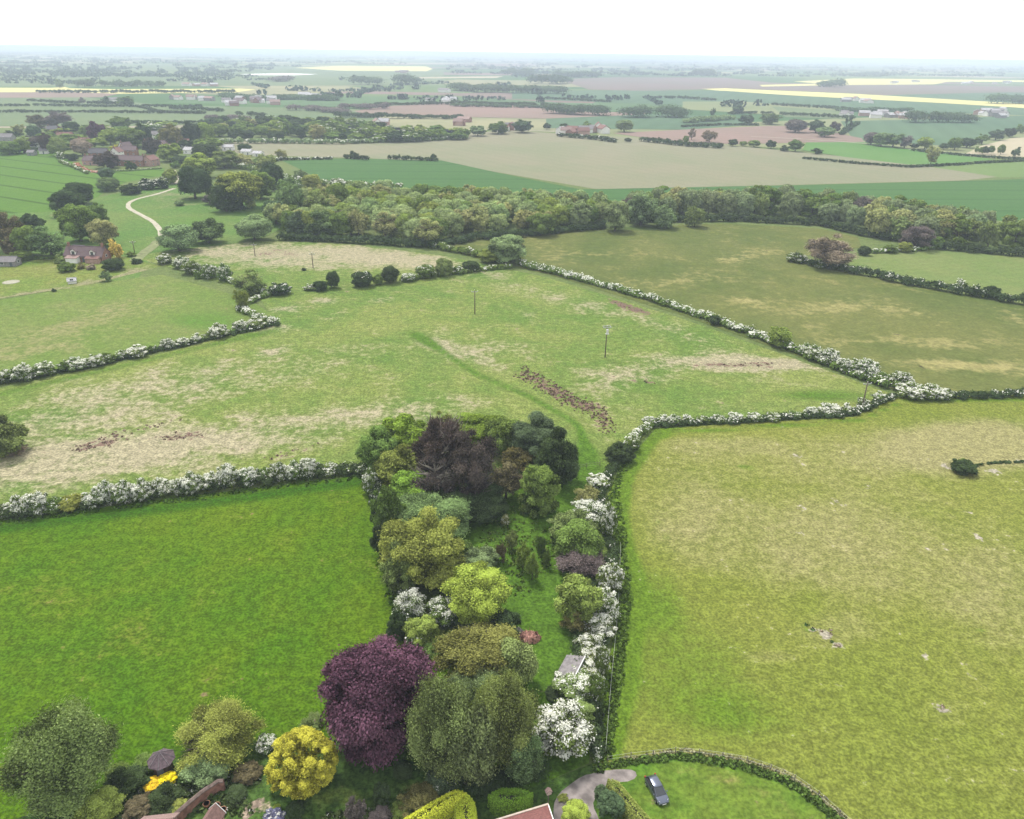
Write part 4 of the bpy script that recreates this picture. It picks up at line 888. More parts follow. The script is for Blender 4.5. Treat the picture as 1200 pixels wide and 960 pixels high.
# ================================================================== LEFT SIDE: HOLLOW, COTTAGE TREES, BUSHES BY THE TRACK
for a in [(226, 213, 44, 40, 'round', 'deep', 'big dark round tree beside the track'), (233, 194, 40, 28, 'lumpy', 'light', 'light green tree above the big dark one'), (281, 222, 60, 46, 'lumpy', 'yolive', 'big yellow olive tree right of the dark round one'), (263, 231, 36, 34, 'spray', 'deep', 'dark tree in front of the yellow olive one'),
          (303, 216, 40, 34, 'lumpy', 'mid', 'leafy green tree right of the yellow olive one'), (318, 206, 30, 32, 'round', 'deep', 'dark tree behind the leafy green one'), (337, 228, 30, 40, 'open', 'greygreen', 'grey green tree left of the long wood'), (310, 192, 34, 22, 'open', 'olive', 'olive brown tree above the yellow olive one'),
          (208, 279, 48, 32, 'round', 'sage', 'round olive bush like tree at the end of the track'), (243, 271, 38, 28, 'spray', 'greygreen', 'spreading grey tree right of the track end'), (297, 266, 44, 32, 'smooth', 'sage', 'smooth round pale green tree by the dry field'), (322, 248, 30, 28, 'round', 'blue', 'dark tree behind the smooth round one'),
          (78, 237, 42, 32, 'lumpy', 'deep', 'dark lumpy tree at the left of the cottage group top'), (93, 226, 34, 26, 'round', 'deep', 'darkest tree at the top of the cottage group'), (90, 260, 48, 46, 'lumpy', 'mid', 'large green tree behind the cottage'), (112, 252, 26, 26, 'spray', 'mid', 'small green tree right of the large one'),
          (119, 272, 36, 34, 'lumpy', 'tan', 'tan blossomed tree right behind the cottage'), (135, 292, 15, 21, 'spray', 'amber', 'small golden amber tree at the cottage end'), (8, 268, 44, 50, 'open', 'brown', 'brown olive tree at the left edge'), (37, 262, 30, 26, 'lumpy', 'deep', 'dark tree top between brown and grey trees'),
          (30, 282, 34, 36, 'round', 'mid', 'green tree in front of the brown one at the left edge'), (57, 283, 50, 36, 'open', 'greygreen', 'grey olive tree left of the cottage'), (10, 290, 28, 24, 'open', 'brown', 'low brown tree behind the grey shed')]:
    T(*a)
for a in [(25, 300, 24, 13, 'spray', 'mid', 'green bush right of the grey shed'), (132, 310, 27, 15, 'round', 'deep', 'dark oval bush in front of the cottage'), (78, 313, 18, 12, 'spray', 'mid', 'green bush left below the cottage'), (70, 304, 14, 10, 'spray', 'olive', 'olive bush at the cottage left wall'), (123, 324, 13, 13, 'spray', 'sage', 'grey green bush below the cottage lawn'),
          (126, 216, 27, 17, 'round', 'greygreen', 'grey round bush at the green crop corner'), (124, 203, 20, 13, 'round', 'blue', 'smaller grey bush behind the round one'), (152, 222, 24, 10, 'spray', 'deep', 'low dark bush along the crop edge'), (160, 306, 13, 7, 'spray', 'deep', 'tiny dark bush at the meadow corner'), (153, 298, 12, 6, 'spray', 'mid', 'tiny bush by the track pole'),
          (173, 216, 20, 13, 'spray', 'deep', 'dark bush with white flowers by the track'), (187, 215, 20, 13, 'spray', 'deep', 'flecked dark bush next to it by the track'), (199, 207, 20, 19, 'lumpy', 'light', 'light green bush at the track head'), (210, 238, 12, 7, 'round', 'sage', 'tiny grey bush in the rough inside the bend'), (247, 234, 18, 13, 'spray', 'mauve', 'mauve grey bush left of the dark tree foot'),
          (63, 340, 6, 4, 'spray', 'deep', 'very small dark bush on the garden meadow line'), (356, 316, 6, 3, 'spray', 'deep', 'tiny dark bush in the dry field'), (95, 312, 10, 7, 'spray', 'rust', 'rusty shrub before the cottage porch'), (106, 313, 12, 7, 'spray', 'pink', 'pinkish flowering shrub before the cottage')]:
    B_(*a, bl=.25 if 'white flowers' in a[6] or 'flecked' in a[6] else 0)
hedge([(330, 235), (350, 222), (330, 212), (300, 205)], 6, 4, 'greygreen', 'grey green thicket between the olive trees and the wood', .1, name='thicket', cat='thicket')
hedge([(262, 196), (300, 200), (345, 214), (400, 219), (470, 222)], 6, 4, 'mid', 'green thicket behind the yellow olive trees', .2, name='thicket', cat='thicket')
hedge([(245, 222), (250, 235), (262, 246), (285, 246)], 4, 2.5, 'deep', 'dark thicket at the foot of the olive trees', .05, name='thicket', cat='thicket')
hedge([(0, 306), (60, 303), (80, 302)], 3, 1.5, 'mid', 'low green hedge between the shed and the cottage')

# ================================================================== VILLAGE
M_ROOFS = {k: tiles_mat('roof_' + k, c) for k, c in dict(rust=(.21, .10, .085), plum=(.13, .085, .095), grey=(.22, .21, .22), slate=(.09, .09, .11), red=(.22, .10, .08), pale=(.5, .5, .52), pink=(.33, .22, .2)).items()}
M_WALLS = {'brick': plain('brick', (.27, .145, .11), .9, .3, 1.5), 'white': plain('white_render', (.75, .74, .70), .8, .06, 1), 'pink': plain('pink_brick', (.40, .26, .22), .9, .2, 1.5), 'wood': plain('dark_wood', (.07, .05, .04), .8, .3, 3), 'greyw': plain('grey_wood', (.25, .24, .24), .8, .2, 3)}
M_GLASS = plain('window_glass', (.05, .06, .07), .08, .1, 1, .6)
M_FRAME = plain('white_paint', (.8, .8, .78), .5, .04, 1)
M_DOOR = plain('door_paint', (.10, .12, .14), .5, .1, 1)
M_CHIM = plain('chimney_brick', (.24, .13, .10), .9, .25, 4)
def house(P, L, D, Hw, Hr, rz, wall, roof, label, name='house', cat='house', windows=4, chimney=1, dormers=0, group=None, door=True, far=False, front=-1):
    r = empty(name, (P[0], P[1], 0), rz); tag(r, label, cat, group)
    w = MB(); y0, y1 = -D / 2, D / 2
    w.prism_x([(y0, -.2), (y1, -.2), (y1, Hw), (0, Hw + Hr - .12), (y0, Hw)], -L / 2, L / 2)
    w.build('wall', M_WALLS[wall], r)
    ov = .45; sl = Hr / (D / 2); t = .22
    rf = MB()
    yb = y0 - ov; zb = Hw - ov * sl
    rf.prism_x([(yb, zb), (0, Hw + Hr), (-yb, zb), (-yb, zb + t), (0, Hw + Hr + t), (yb, zb + t)], -L / 2 - .3, L / 2 + .3)
    ro = rf.build('roof', M_ROOFS[roof], r)
    if far: return r
    rd = MB(); rd.tube([(-L / 2 - .3, 0, Hw + Hr + t), (L / 2 + .3, 0, Hw + Hr + t)], .14, 6); rd.build('ridge', M_ROOFS[roof], ro)
    for c in range(chimney):
        cx = (-L / 2 + .9) if c == 0 else (L / 2 - .9) if c == 1 else 0
        m = MB(); m.box(cx - .45, cx + .45, -.35, .35, Hw + Hr - .5, Hw + Hr + 1.3).box(cx - .55, cx + .55, -.45, .45, Hw + Hr + 1.302, Hw + Hr + 1.45)
        m.tube([(cx - .2, 0, Hw + Hr + 1.4), (cx - .2, 0, Hw + Hr + 1.85)], .13, 6); m.tube([(cx + .2, 0, Hw + Hr + 1.4), (cx + .2, 0, Hw + Hr + 1.85)], .13, 6)
        m.build('chimney', M_CHIM, ro)
    rows = [1.5] + ([4.0] if Hw > 4.2 else [])
    for z in rows:
        for i in range(windows):
            x = -L / 2 + L * (i + .5) / windows
            if door and z == 1.5 and i == windows // 2:
                m = MB(); m.box(x - .5, x + .5, y0 - .05, y0 + .02, 0, 2.1); m.build('door', M_DOOR, r); continue
            m = MB(); m.box(x - .68, x + .68, y0 - .06, y0 + .02, z - .65, z + .65); f = m.build('window', M_FRAME, r)
            m = MB(); m.box(x - .58, x - .04, y0 - .08, y0 - .06, z - .55, z + .55).box(x + .04, x + .58, y0 - .08, y0 - .06, z - .55, z + .55); m.build('pane', M_GLASS, f)
    for sx in (-1, 1):
        z = min(Hw - .4, 3.4); xw = sx * L / 2
        m = MB(); m.box(min(xw, xw + sx * .06), max(xw, xw + sx * .06), -.6, .6, z - .6, z + .6); f = m.build('window', M_FRAME, r)
        m = MB(); m.box(min(xw + sx * .06, xw + sx * .08), max(xw + sx * .06, xw + sx * .08), -.5, .5, z - .5, z + .5); m.build('pane', M_GLASS, f)
    for d in range(dormers):
        x = -L / 2 + L * (d + .5) / dormers; zt = Hw + Hr * .72
        m = MB(); yf = y0 + .25; m.prism_y([(x - 1.1, Hw - .1), (x + 1.1, Hw - .1), (x + 1.1, zt - .5), (x, zt + .35), (x - 1.1, zt - .5)], yf, -.3)
        dm = m.build('dormer', M_WALLS['white'], r)
        m = MB(); m.prism_y([(x - 1.35, zt - .72), (x, zt + .42), (x + 1.35, zt - .72), (x + 1.35, zt - .55), (x, zt + .6), (x - 1.35, zt - .55)], yf - .2, -.2); m.build('dormer_roof', M_ROOFS[roof], dm)
        m = MB(); m.box(x - .65, x + .65, yf - .03, yf, Hw + .3, zt - .55); m.build('pane', M_GLASS, dm)
    return r
def hpx(u, v, wpx, D, Hw, Hr, rz, *a, **k):
    P = G(u, v); return house(P, wpx / scale_at(P), D, Hw, Hr, math.radians(rz), *a, **k)
# the cottage
ck = G(104, 305)
cot = house(ck, 17, 7, 2.8, 3.2, math.radians(-4), 'brick', 'plum', 'long brick cottage with two white dormers and plum tiled roof', name='cottage', cat='cottage', windows=5, chimney=2, dormers=2)
m = MB(); m.prism_x([(0, -.1), (5.5, -.1), (5.5, 2.6), (2.75, 4.9), (0, 2.6)], -9.4, -4.6); w = m.build('rear_wing', M_WALLS['brick'], cot); w.location = (0, 3.2, 0)
m = MB(); m.prism_x([(-.4, 2.3), (2.75, 5.0), (5.9, 2.3), (5.9, 2.5), (2.75, 5.25), (-.4, 2.5)], -9.7, -4.4); w2 = m.build('wing_roof', M_ROOFS['slate'], w)
m = MB(); m.box(-6.5, -1.5, -6.2, -3.55, 0, 2.2); p = m.build('porch', M_FRAME, cot)
m = MB(); m.prism_x([(-6.5, 2.15), (-3.6, 2.75), (-3.6, 2.9), (-6.5, 2.3)], -6.8, -1.2); m.build('porch_roof', M_ROOFS['pink'], p)
m = MB(); m.box(2.0, 7.8, -5.6, -3.55, 0, 2.1); p = m.build('porch', M_WALLS['pink'], cot)
m = MB(); m.prism_x([(-5.9, 2.05), (-3.6, 2.7), (-3.6, 2.85), (-5.9, 2.2)], 1.8, 8.0); m.build('porch_roof', M_ROOFS['rust'], p)
hpx(12, 311, 20, 5, 2.2, 1.5, 4, 'greyw', 'grey', 'small grey shed at the left edge below the trees', name='shed', cat='shed', windows=2, chimney=0)
hpx(85, 332, 8.5, 2.2, 1.3, .7, 25, 'white', 'pale', 'small white field shelter on the garden meadow', name='field_shelter', cat='shelter', windows=1, chimney=0, door=False)
VH = [(150, 194, 44, 8, 4.6, 3, -6, 'brick', 'plum', 'long plum roofed terrace at the front of the village', 7, 2), (177, 194, 16, 9, 4.6, 3, 78, 'pink', 'rust', 'brick gabled house at the right end of the terrace', 2, 1), (110, 193, 20, 8, 3.6, 3, -8, 'pink', 'plum', 'low pinkish house at the left of the terrace', 3, 1),
      (117, 185, 20, 7, 4.5, 3, 5, 'brick', 'slate', 'slate roofed house behind the low pinkish one', 3, 1), (138, 184, 10, 8, 4.5, 3.2, 80, 'white', 'rust', 'white gabled house behind the terrace', 2, 1), (152, 182, 18, 8, 4.5, 3, 10, 'brick', 'plum', 'plum roofed house behind the terrace centre', 3, 1), (148, 177, 12, 7, 4.5, 3, 60, 'white', 'plum', 'small peaked roof house above the terrace', 2, 1),
      (78, 165, 17, 8, 4.8, 3.2, 5, 'brick', 'red', 'red roofed house at the left of the village', 3, 1), (90, 170, 16, 7, 4, 3, -20, 'greyw', 'grey', 'pale grey roofed house next to the red roof', 3, 1), (100, 171, 16, 7, 4.2, 3, -12, 'pink', 'rust', 'rust roofed house right of the pale grey roof', 2, 1), (182, 163, 17, 8, 4.6, 3, 12, 'white', 'grey', 'pale grey roofed house high in the village', 3, 1),
      (183, 174, 26, 8, 4.4, 2.6, 0, 'pink', 'plum', 'purple roofed house in the village middle right', 4, 1), (216, 173, 13, 8, 4.6, 3, 15, 'white', 'red', 'white walled house with red roof right of the village', 2, 1), (224, 180, 14, 7, 3.4, 2, -8, 'white', 'pale', 'bright white low house below the red roofed one', 2, 0), (244, 170, 8, 7, 4, 2.6, 60, 'pink', 'pink', 'small pink roofed house by the dark trees', 1, 1),
      (8, 166, 18, 8, 4.4, 3, 0, 'greyw', 'grey', 'grey roofed house at the far left of the village', 3, 1), (41, 172, 12, 7, 3.8, 2.5, 8, 'white', 'plum', 'small white house among trees left of the village', 2, 0), (64, 157, 14, 8, 5, 3, -8, 'brick', 'slate', 'tall dark house by the brownish trees', 2, 2), (38, 182, 8, 6, 2.6, 1.6, 0, 'greyw', 'grey', 'low outbuilding on the crop field edge', 1, 0),
      (268, 176, 12, 8, 3, 1.8, 6, 'white', 'pale', 'white roofed barn above the village right', 2, 0), (290, 181, 12, 7, 2.8, 1.6, -10, 'white', 'pale', 'long white roof beside the right village trees', 2, 0), (303, 183, 10, 7, 2.6, 1.5, -12, 'white', 'pale', 'smaller white roof at the right end', 1, 0), (196, 176, 10, 6, 3, 2, 30, 'brick', 'pink', 'small pink roof beside bright green tree', 1, 1), (52, 180, 9, 6, 2.8, 2, 20, 'white', 'grey', 'small grey garage at the crop field corner', 1, 0)]
for (u, v, w, D, Hw, Hr, rz, wl, rfm, lb, nw_, nc) in VH:
    hpx(u, v, w, D, Hw, Hr, rz, wl, rfm, lb, windows=nw_, chimney=nc)
VT = [(9, 173, 28, 16, 'round', 'mid', 'dark green tree at the far left village edge'), (26, 170, 18, 18, 'spray', 'light', 'light green tree at the left village edge'), (22, 152, 16, 13, 'open', 'tan', 'tan tree behind the left village'), (39, 154, 18, 15, 'round', 'blue', 'dark bluish tree behind the left village'), (45, 142, 30, 13, 'twiggy', 'brown', 'low brown twiggy trees behind the village'),
      (65, 140, 32, 18, 'twiggy', 'mauve', 'wide mauve leafless tree at the back'), (83, 150, 20, 15, 'round', 'deep', 'dark green tree behind the red roof'), (53, 168, 18, 22, 'spray', 'plum', 'dark plum tree left of the round olive one'), (66, 171, 22, 22, 'smooth', 'olive', 'round olive tree at the crop field corner'), (95, 172, 25, 20, 'smooth', 'pink', 'round pinkish tree at the village front'),
      (100, 154, 18, 14, 'open', 'olive', 'olive tree left of the purple tree'), (113, 155, 20, 22, 'spray', 'purple', 'purple leaved tree in the village'), (128, 160, 24, 18, 'lumpy', 'light', 'lime tree right of the purple tree'), (153, 161, 36, 24, 'lumpy', 'mid', 'broad green tree in the village middle'), (140, 144, 26, 14, 'spray', 'mid', 'green tree at the back of the village'), (167, 158, 18, 24, 'spray', 'deep', 'dark tree right of the broad green one'),
      (124, 188, 26, 18, 'spray', 'plum', 'dark purple tree before the terrace'), (153, 194, 14, 10, 'spray', 'deep', 'small dark tree in the terrace gardens'), (178, 171, 22, 17, 'spray', 'plum', 'plum tree above the terrace end'), (198, 178, 30, 22, 'lumpy', 'light', 'bright green tree right of the terrace'), (200, 160, 26, 24, 'spray', 'rust', 'dark rusty tree at the upper village'), (224, 157, 20, 26, 'spray', 'deep', 'tall dark tree at the upper right village'), (240, 156, 22, 26, 'round', 'light', 'light green tree by the tall dark one'),
      (240, 178, 30, 20, 'round', 'deep', 'dark broad tree below the light green one'), (262, 186, 34, 22, 'lumpy', 'olive', 'olive tree right of the dark broad one'), (284, 188, 28, 15, 'open', 'tan', 'tan green tree by the white roofs'), (286, 173, 18, 7, 'round', 'deep', 'low dark tree left of the white roofs'), (256, 152, 26, 15, 'round', 'mid', 'green tree at the start of the right belt'), (273, 158, 14, 10, 'round', 'deep', 'dark round tree on the pale field edge'),
      (289, 158, 20, 11, 'round', 'deep', 'second dark round tree on the pale field edge'), (306, 154, 18, 12, 'round', 'mid', 'green tree between dark ones on the pale field edge'), (324, 160, 22, 12, 'round', 'deep', 'third dark round tree on the pale field edge'), (337, 150, 12, 16, 'column', 'mid', 'upright green tree on the belt'), (371, 155, 20, 20, 'open', 'tan', 'tan feathery tree on the belt'), (352, 157, 14, 12, 'spray', 'deep', 'dark tree left of the feathery one'), (136, 173, 14, 6, 'lumpy', 'gold', 'low golden shrub among the roofs'),
      (72, 182, 14, 8, 'spray', 'mid', 'white flowering bush at the crop field edge'), (85, 184, 16, 8, 'spray', 'deep', 'dark bush at the crop field edge'), (210, 188, 20, 12, 'spray', 'blue', 'dark bush right of the terrace gardens'), (240, 193, 18, 8, 'spray', 'sage', 'grey bush with white flowers below the village'), (300, 190, 14, 8, 'spray', 'mid', 'small tree at the hedge end by the white roofs'), (330, 181, 16, 12, 'open', 'tan', 'tan tree over the hedge right of the white roofs'), (205, 193, 12, 8, 'spray', 'mid', 'low green bush at the lane mouth')]
for a in VT: T(*a, name='village_tree', bl=.4 if 'white flower' in a[6] else 0)
for px, wd, h, c, lb, bl in [([(70, 190), (85, 196), (103, 204)], 3, 2, 'mid', 'hedge along the slanting edge of the green crop', .2), ([(0, 180), (30, 179), (58, 178)], 5, 4, 'deep', 'dark hedge along the top of the green crop', 0), ([(250, 187), (290, 196), (330, 188), (390, 187)], 3, 2.5, 'deep', 'hedge with white flowers under the white roofs', .3),
                             ([(405, 186), (418, 187), (430, 188)], 4, 4, 'deep', 'short dark hedge piece on the tan field', 0), ([(456, 187), (480, 188), (512, 189)], 4, 3.5, 'deep', 'row of dark hedge bushes between tan and green fields', 0), ([(102, 202), (150, 201), (190, 198)], 1.0, 1.2, 'sage', 'pale garden boundary hedge below the terrace', .2)]:
    hedge(px, wd, h, c, lb, bl)
B_(415, 182, 12, 9, 'spray', 'deep', 'taller dark bush on the short hedge piece'); B_(508, 184, 8, 7, 'round', 'deep', 'dark round bush ending the hedge row')
grove([(0, 160), (70, 150), (250, 146), (262, 172), (215, 186), (150, 176), (60, 178), (0, 176)], 17, (6, 11), [(3, 'round', 'mid', 0, 'small green garden tree among the village roofs'), (2, 'lumpy', 'light', 0, 'small light green garden tree among the village roofs'), (2, 'spray', 'deep', 0, 'small dark garden tree among the village roofs'), (1, 'spray', 'plum', 0, 'small purple brown garden tree among the village roofs'), (1, 'spray', 'mid', .4, 'small white flowering garden tree in the village')], '', 'garden trees of the village', 'garden_tree', maxn=26, lod='low', trunk=False)
# red garden terraces on the village edge
hedge([(88, 193), (100, 200), (118, 203)], 4, 1.2, (.25, .12, .09), 'reddish garden shrubs at the crop field corner', .1)

# mid distance belt, right of the village
GR = 'trees of the belt behind the village'
grove([(250, 156), (330, 158), (410, 166), (450, 168), (545, 164), (545, 159), (470, 155), (400, 146), (330, 144), (250, 148)], 14, (7, 13), [(4, 'round', 'mid', 0, 'green tree in the belt behind the village'), (3, 'lumpy', 'light', 0, 'light green tree in the belt behind the village'), (3, 'round', 'deep', 0, 'dark tree in the belt behind the village'), (2, 'spray', 'mid', .12, 'flowering tree in the belt behind the village'), (1, 'open', 'tan', 0, 'tan tree in the belt behind the village')], '', GR, 'belt_tree', maxn=90, lod='low', trunk=False)
hedge([(258, 168), (340, 168), (400, 169), (545, 163)], 7, 4.5, 'sage', 'hedge of pale bushes along the top of the tan field', .15)
hedge([(468, 157), (500, 158), (528, 160)], 22, 7, (.012, .014, .02), 'dense almost black evergreen hedge by the belt', leafpx=1.2, lumpy=.15)
hedge([(655, 160), (700, 164), (722, 167)], 7, 4, 'deep', 'dark hedge in front of the farm hamlet', .05)
hedge([(755, 166), (790, 170), (812, 172), (846, 174)], 8, 5, 'deep', 'dark hedge between tan field and pink ploughland')
hedge([(945, 192), (990, 197), (1066, 200), (1135, 196)], .5, .4, 'deep', 'thin hedge line below the small green field') if 0 else None
hedge([(943, 186.5), (1000, 192), (1065, 196.5), (1137, 193)], 3.5, 2.0, 'deep', 'dark clipped hedge below the small green field', lumpy=.1)
hedge([(1143, 192), (1200, 189), (1300, 184)], 3.5, 2.0, 'deep', 'dark clipped hedge right of the field gateway', lumpy=.1)
hedge([(1070, 177), (1130, 183), (1200, 188)], 3.5, 2.2, 'deep', 'dark clipped hedge along the lane', lumpy=.1)
for (u, v, w, h, s, c, lb) in [(1093, 182, 18, 22, 'open', 'tan', 'lone tan tree on the clipped hedge'), (1022, 162, 20, 14, 'round', 'mauve', 'mauve tree at the left of the lane belt'), (1034, 163, 22, 16, 'round', 'sage', 'greyish tree beside the mauve one'), (1048, 164, 28, 16, 'open', 'greygreen', 'grey green wide tree on the lane belt'), (1061, 166, 20, 14, 'open', 'mauve', 'second mauve tree on the lane belt'), (1085, 167, 20, 14, 'lumpy', 'light', 'light green tree on the lane belt'),
                         (1120, 168, 17, 14, 'round', 'mid', 'dark green tree on the lane belt'), (1134, 167, 20, 11, 'round', 'deep', 'dark low tree right on the lane belt'), (1152, 163, 15, 11, 'spray', 'mid', 'green tree where the belt climbs'), (1168, 158, 18, 11, 'spray', 'blue', 'bluish tree where the belt climbs'), (1184, 155, 16, 10, 'spray', 'deep', 'dark tree high on the climbing belt'), (1197, 151, 12, 9, 'spray', 'mid', 'green tree at the end of the climbing belt'),
                         (1107, 171, 12, 8, 'round', 'blue', 'small bluish tree on the lane belt'), (1072, 171, 10, 6, 'round', 'deep', 'small dark bush below the mauve trees'), (1145, 175, 5, 7, 'round', 'mid', 'smallest tree on the cream field edge'), (1151, 176, 8, 8, 'round', 'mid', 'second small tree on the cream field edge'), (1156, 176, 8, 9, 'round', 'deep', 'third small tree on the cream field edge'), (1162, 175, 8, 10, 'round', 'mid', 'fourth small tree on the cream field edge'),
                         (1174, 175, 9, 11, 'round', 'mid', 'upright tree on the cream field edge'), (1191, 178, 10, 10, 'spray', 'blue', 'last bluish tree on the cream field edge'), (992, 143, 4, 15, 'column', 'deep', 'left narrow poplar of the pair'), (997, 144, 5, 15, 'column', 'deep', 'right narrow poplar of the pair'), (865, 128, 14, 10, 'round', 'blue', 'bluish round tree beyond the pink ploughland'), (836, 132, 6, 10, 'spray', 'blue', 'thin bluish tree left of the round one'),
                         (875, 140, 19, 11, 'spray', 'blue', 'bluish clump above the ploughland'), (903, 139, 24, 12, 'spray', 'greygreen', 'grey green clump above the ploughland'), (933, 147, 27, 15, 'round', 'mauve', 'mauve grey clump at the ploughland edge'), (957, 148, 20, 14, 'spray', 'blue', 'dark bluish clump at the ploughland edge'), (967, 154, 24, 11, 'lumpy', 'sage', 'sage clump at the ploughland corner'), (979, 149, 14, 12, 'round', 'plum', 'plum coloured clump at the ploughland edge'),
                         (859, 167, 12, 8, 'round', 'deep', 'first dark bush between tan and pink fields'), (871, 168, 10, 5, 'round', 'mid', 'low bush between the dark bushes'), (884, 168, 15, 7, 'round', 'mid', 'second bush between tan and pink fields'), (904, 169, 13, 9, 'round', 'deep', 'round dark bush between tan and pink fields'), (933, 170, 19, 14, 'lumpy', 'mid', 'largest green bush between tan and pink fields'), (920, 174, 12, 5, 'spray', 'deep', 'low dark bush at the small green field'), (957, 177, 13, 6, 'spray', 'deep', 'dark bush at the small green field corner'),
                         (804, 163, 8, 9, 'round', 'mid', 'small green tree on the ploughland edge'), (832, 159, 19, 14, 'twiggy', 'twig', 'bare brown tree on the ploughland edge'), (811, 157, 10, 13, 'twiggy', 'twig', 'smaller bare tree on the ploughland edge'), (732, 147, 22, 14, 'round', 'sage', 'round grey green clump by the hamlet'), (736, 164, 9, 4, 'round', 'deep', 'single dark bush on the tan field top'), (478, 162, 10, 8, 'round', 'light', 'pale round bush before the black hedge'),
                         (641, 148, 10, 7, 'round', 'deep', 'round dark tree behind the hamlet'), (661, 148, 12, 7, 'round', 'deep', 'second round dark tree behind the hamlet'), (687, 147, 12, 8, 'spray', 'mid', 'green tree behind the hamlet'), (560, 153, 22, 12, 'lumpy', 'sage', 'pale green clump at the left of the hamlet'), (584, 150, 22, 13, 'spray', 'mid', 'green clump at the left of the hamlet'), (612, 148, 24, 14, 'spray', 'blue', 'bluish clump behind the hamlet'),
                         (124, 118, 12, 9, 'spray', 'blue', 'far bluish tree by the white farmhouse'), (96, 118, 9, 8, 'open', 'mauve', 'far bare tree left of the white farmhouse'), (147, 118, 20, 9, 'spray', 'greygreen', 'far grey green clump right of the white farmhouse'), (69, 98, 10, 9, 'spray', 'sage', 'far pale clump above the rapeseed'), (397, 112, 12, 10, 'spray', 'deep', 'far dark tree at the end of the left hamlet')]:
    P, R, a_, zc = solve_crown(u, v, w, h, .02)
    plant(P, R, a_, zc, w, s, c, 0, 'distant_tree', lb, 'tree', None, trunk=w > 8)
# far hedgerows and belts
FH = [([(-200, 125), (60, 124.5), (120, 125.5), (235, 125.5)], 6, 4, 'far hedge line across the green strips, upper'), ([(-200, 132), (100, 132), (240, 133.5)], 6, 4, 'far hedge line across the green strips, middle'), ([(150, 145), (200, 145.5), (320, 142)], 6, 4, 'far hedge line right of the village back'), ([(35, 118.5), (80, 121), (150, 122.5)], 7, 4, 'far dark hedge left of the white farmhouse'), ([(160, 125), (190, 132), (235, 133)], 6, 3, 'far slanting hedge below the white farmhouse'),
      ([(904, 123), (940, 125.5), (992, 128.5)], 8, 5, 'far dark hedge right of the round bluish tree'), ([(800, 149), (840, 147), (888, 147)], 6, 3, 'far hedge at the back of the pink ploughland'), ([(640, 116), (680, 118), (714, 120)], 10, 4, 'far dark line in the middle of the green field'), ([(755, 115), (800, 115.5), (836, 118)], 10, 5, 'far broken hedge in the middle distance'), ([(440, 124), (520, 122.5), (640, 123.5)], 10, 5, 'far hedge behind the pink ploughland'),
      ([(45, 109), (140, 109), (275, 108.5)], 8, 6, 'far hedge below the left rapeseed field'), ([(915, 134.5), (980, 138), (1000, 139)], 8, 5, 'far hedge right of the clumps'), ([(200, 128), (232, 129), (260, 131)], 8, 5, 'far hedge below the left hamlet'), ([(280, 135), (310, 136.5)], 9, 5, 'far short hedge below the left hamlet'), ([(1005, 145), (985, 158)], 6, 4, 'far hedge by the poplar pair'), ([(525, 120), (600, 124), (660, 128)], 9, 5, 'far hedge right of the white roofs'), ([(855, 134), (880, 133), (905, 133.5)], 8, 4, 'far hedge beside the round bluish tree')]
for px, wd, h, lb in FH: hedge(px, wd, h, 'deep', lb, lumpy=.4, gap=.12, leafpx=1.3)
FB = [([(650, 133), (690, 135), (740, 137), (790, 137.5)], 40, 14, 'blue', 'long dark wood in front of the pink and green fields'), ([(427, 99), (455, 99.5), (488, 99)], 60, 22, 'blue', 'bluish wood on the left of the far plain'), ([(532, 105), (560, 108), (610, 109), (660, 110)], 50, 16, 'blue', 'bluish wood in the middle of the far plain'), ([(622, 98), (640, 98.5), (664, 98)], 60, 26, 'blue', 'tall bluish wood in the far plain'),
      ([(598, 88), (612, 88), (622, 87.5)], 60, 24, 'blue', 'small far wood above the middle one'), ([(657, 90.5), (675, 91), (696, 90.5)], 60, 22, 'blue', 'far wood above the purple fallow'), ([(94, 102), (130, 101.5), (188, 102)], 30, 14, 'blue', 'far dark belt above the left rapeseed'), ([(306, 96), (330, 95.5), (338, 95)], 50, 14, 'mauve', 'far mauve belt below the white covered field'), ([(1070, 143.5), (1090, 143), (1132, 143.5)], 30, 14, 'blue', 'dark wood right of the white roofed hamlet'),
      ([(1166, 121), (1190, 121.5), (1230, 123)], 50, 16, 'blue', 'bluish belt at the right end of the rapeseed'), ([(965, 102), (985, 102)], 50, 20, 'blue', 'small bluish clump on the rapeseed field'), ([(808, 88), (832, 88)], 60, 22, 'blue', 'small bluish clump in the right far plain'), ([(400, 127), (430, 128), (450, 127.5)], 20, 8, 'mauve', 'low belt left of the pink ploughland'), ([(270, 115), (300, 118), (345, 116), (390, 118)], 40, 9, 'blue', 'trees wrapped round the far left hamlet'), ([(255, 141), (285, 143)], 20, 8, 'mauve', 'mauve grey thicket behind the village belt'),
      ([(345, 129), (380, 131), (400, 133)], 25, 7, 'mauve', 'low thicket right of the far left hamlet'), ([(985, 130), (1010, 131), (1060, 130)], 20, 6, 'blue', 'low trees behind the white roofed hamlet'), ([(530, 124.8), (600, 126), (660, 127)], 14, 6, 'blue', 'belt behind the ploughland right of the white roofs'), ([(800, 144), (830, 142), (855, 140)], 16, 6, 'sage', 'pale belt over the green field'), ([(400, 137), (440, 138), (490, 139), (540, 139)], 14, 6, 'deep', 'belt below the pink ploughland')]
for px, wd, h, c, lb in FB: hedge(px, wd, h, c, lb, kind='stuff', name='distant_wood', cat='wood', leafpx=1.5, lumpy=.45, gap=.08)
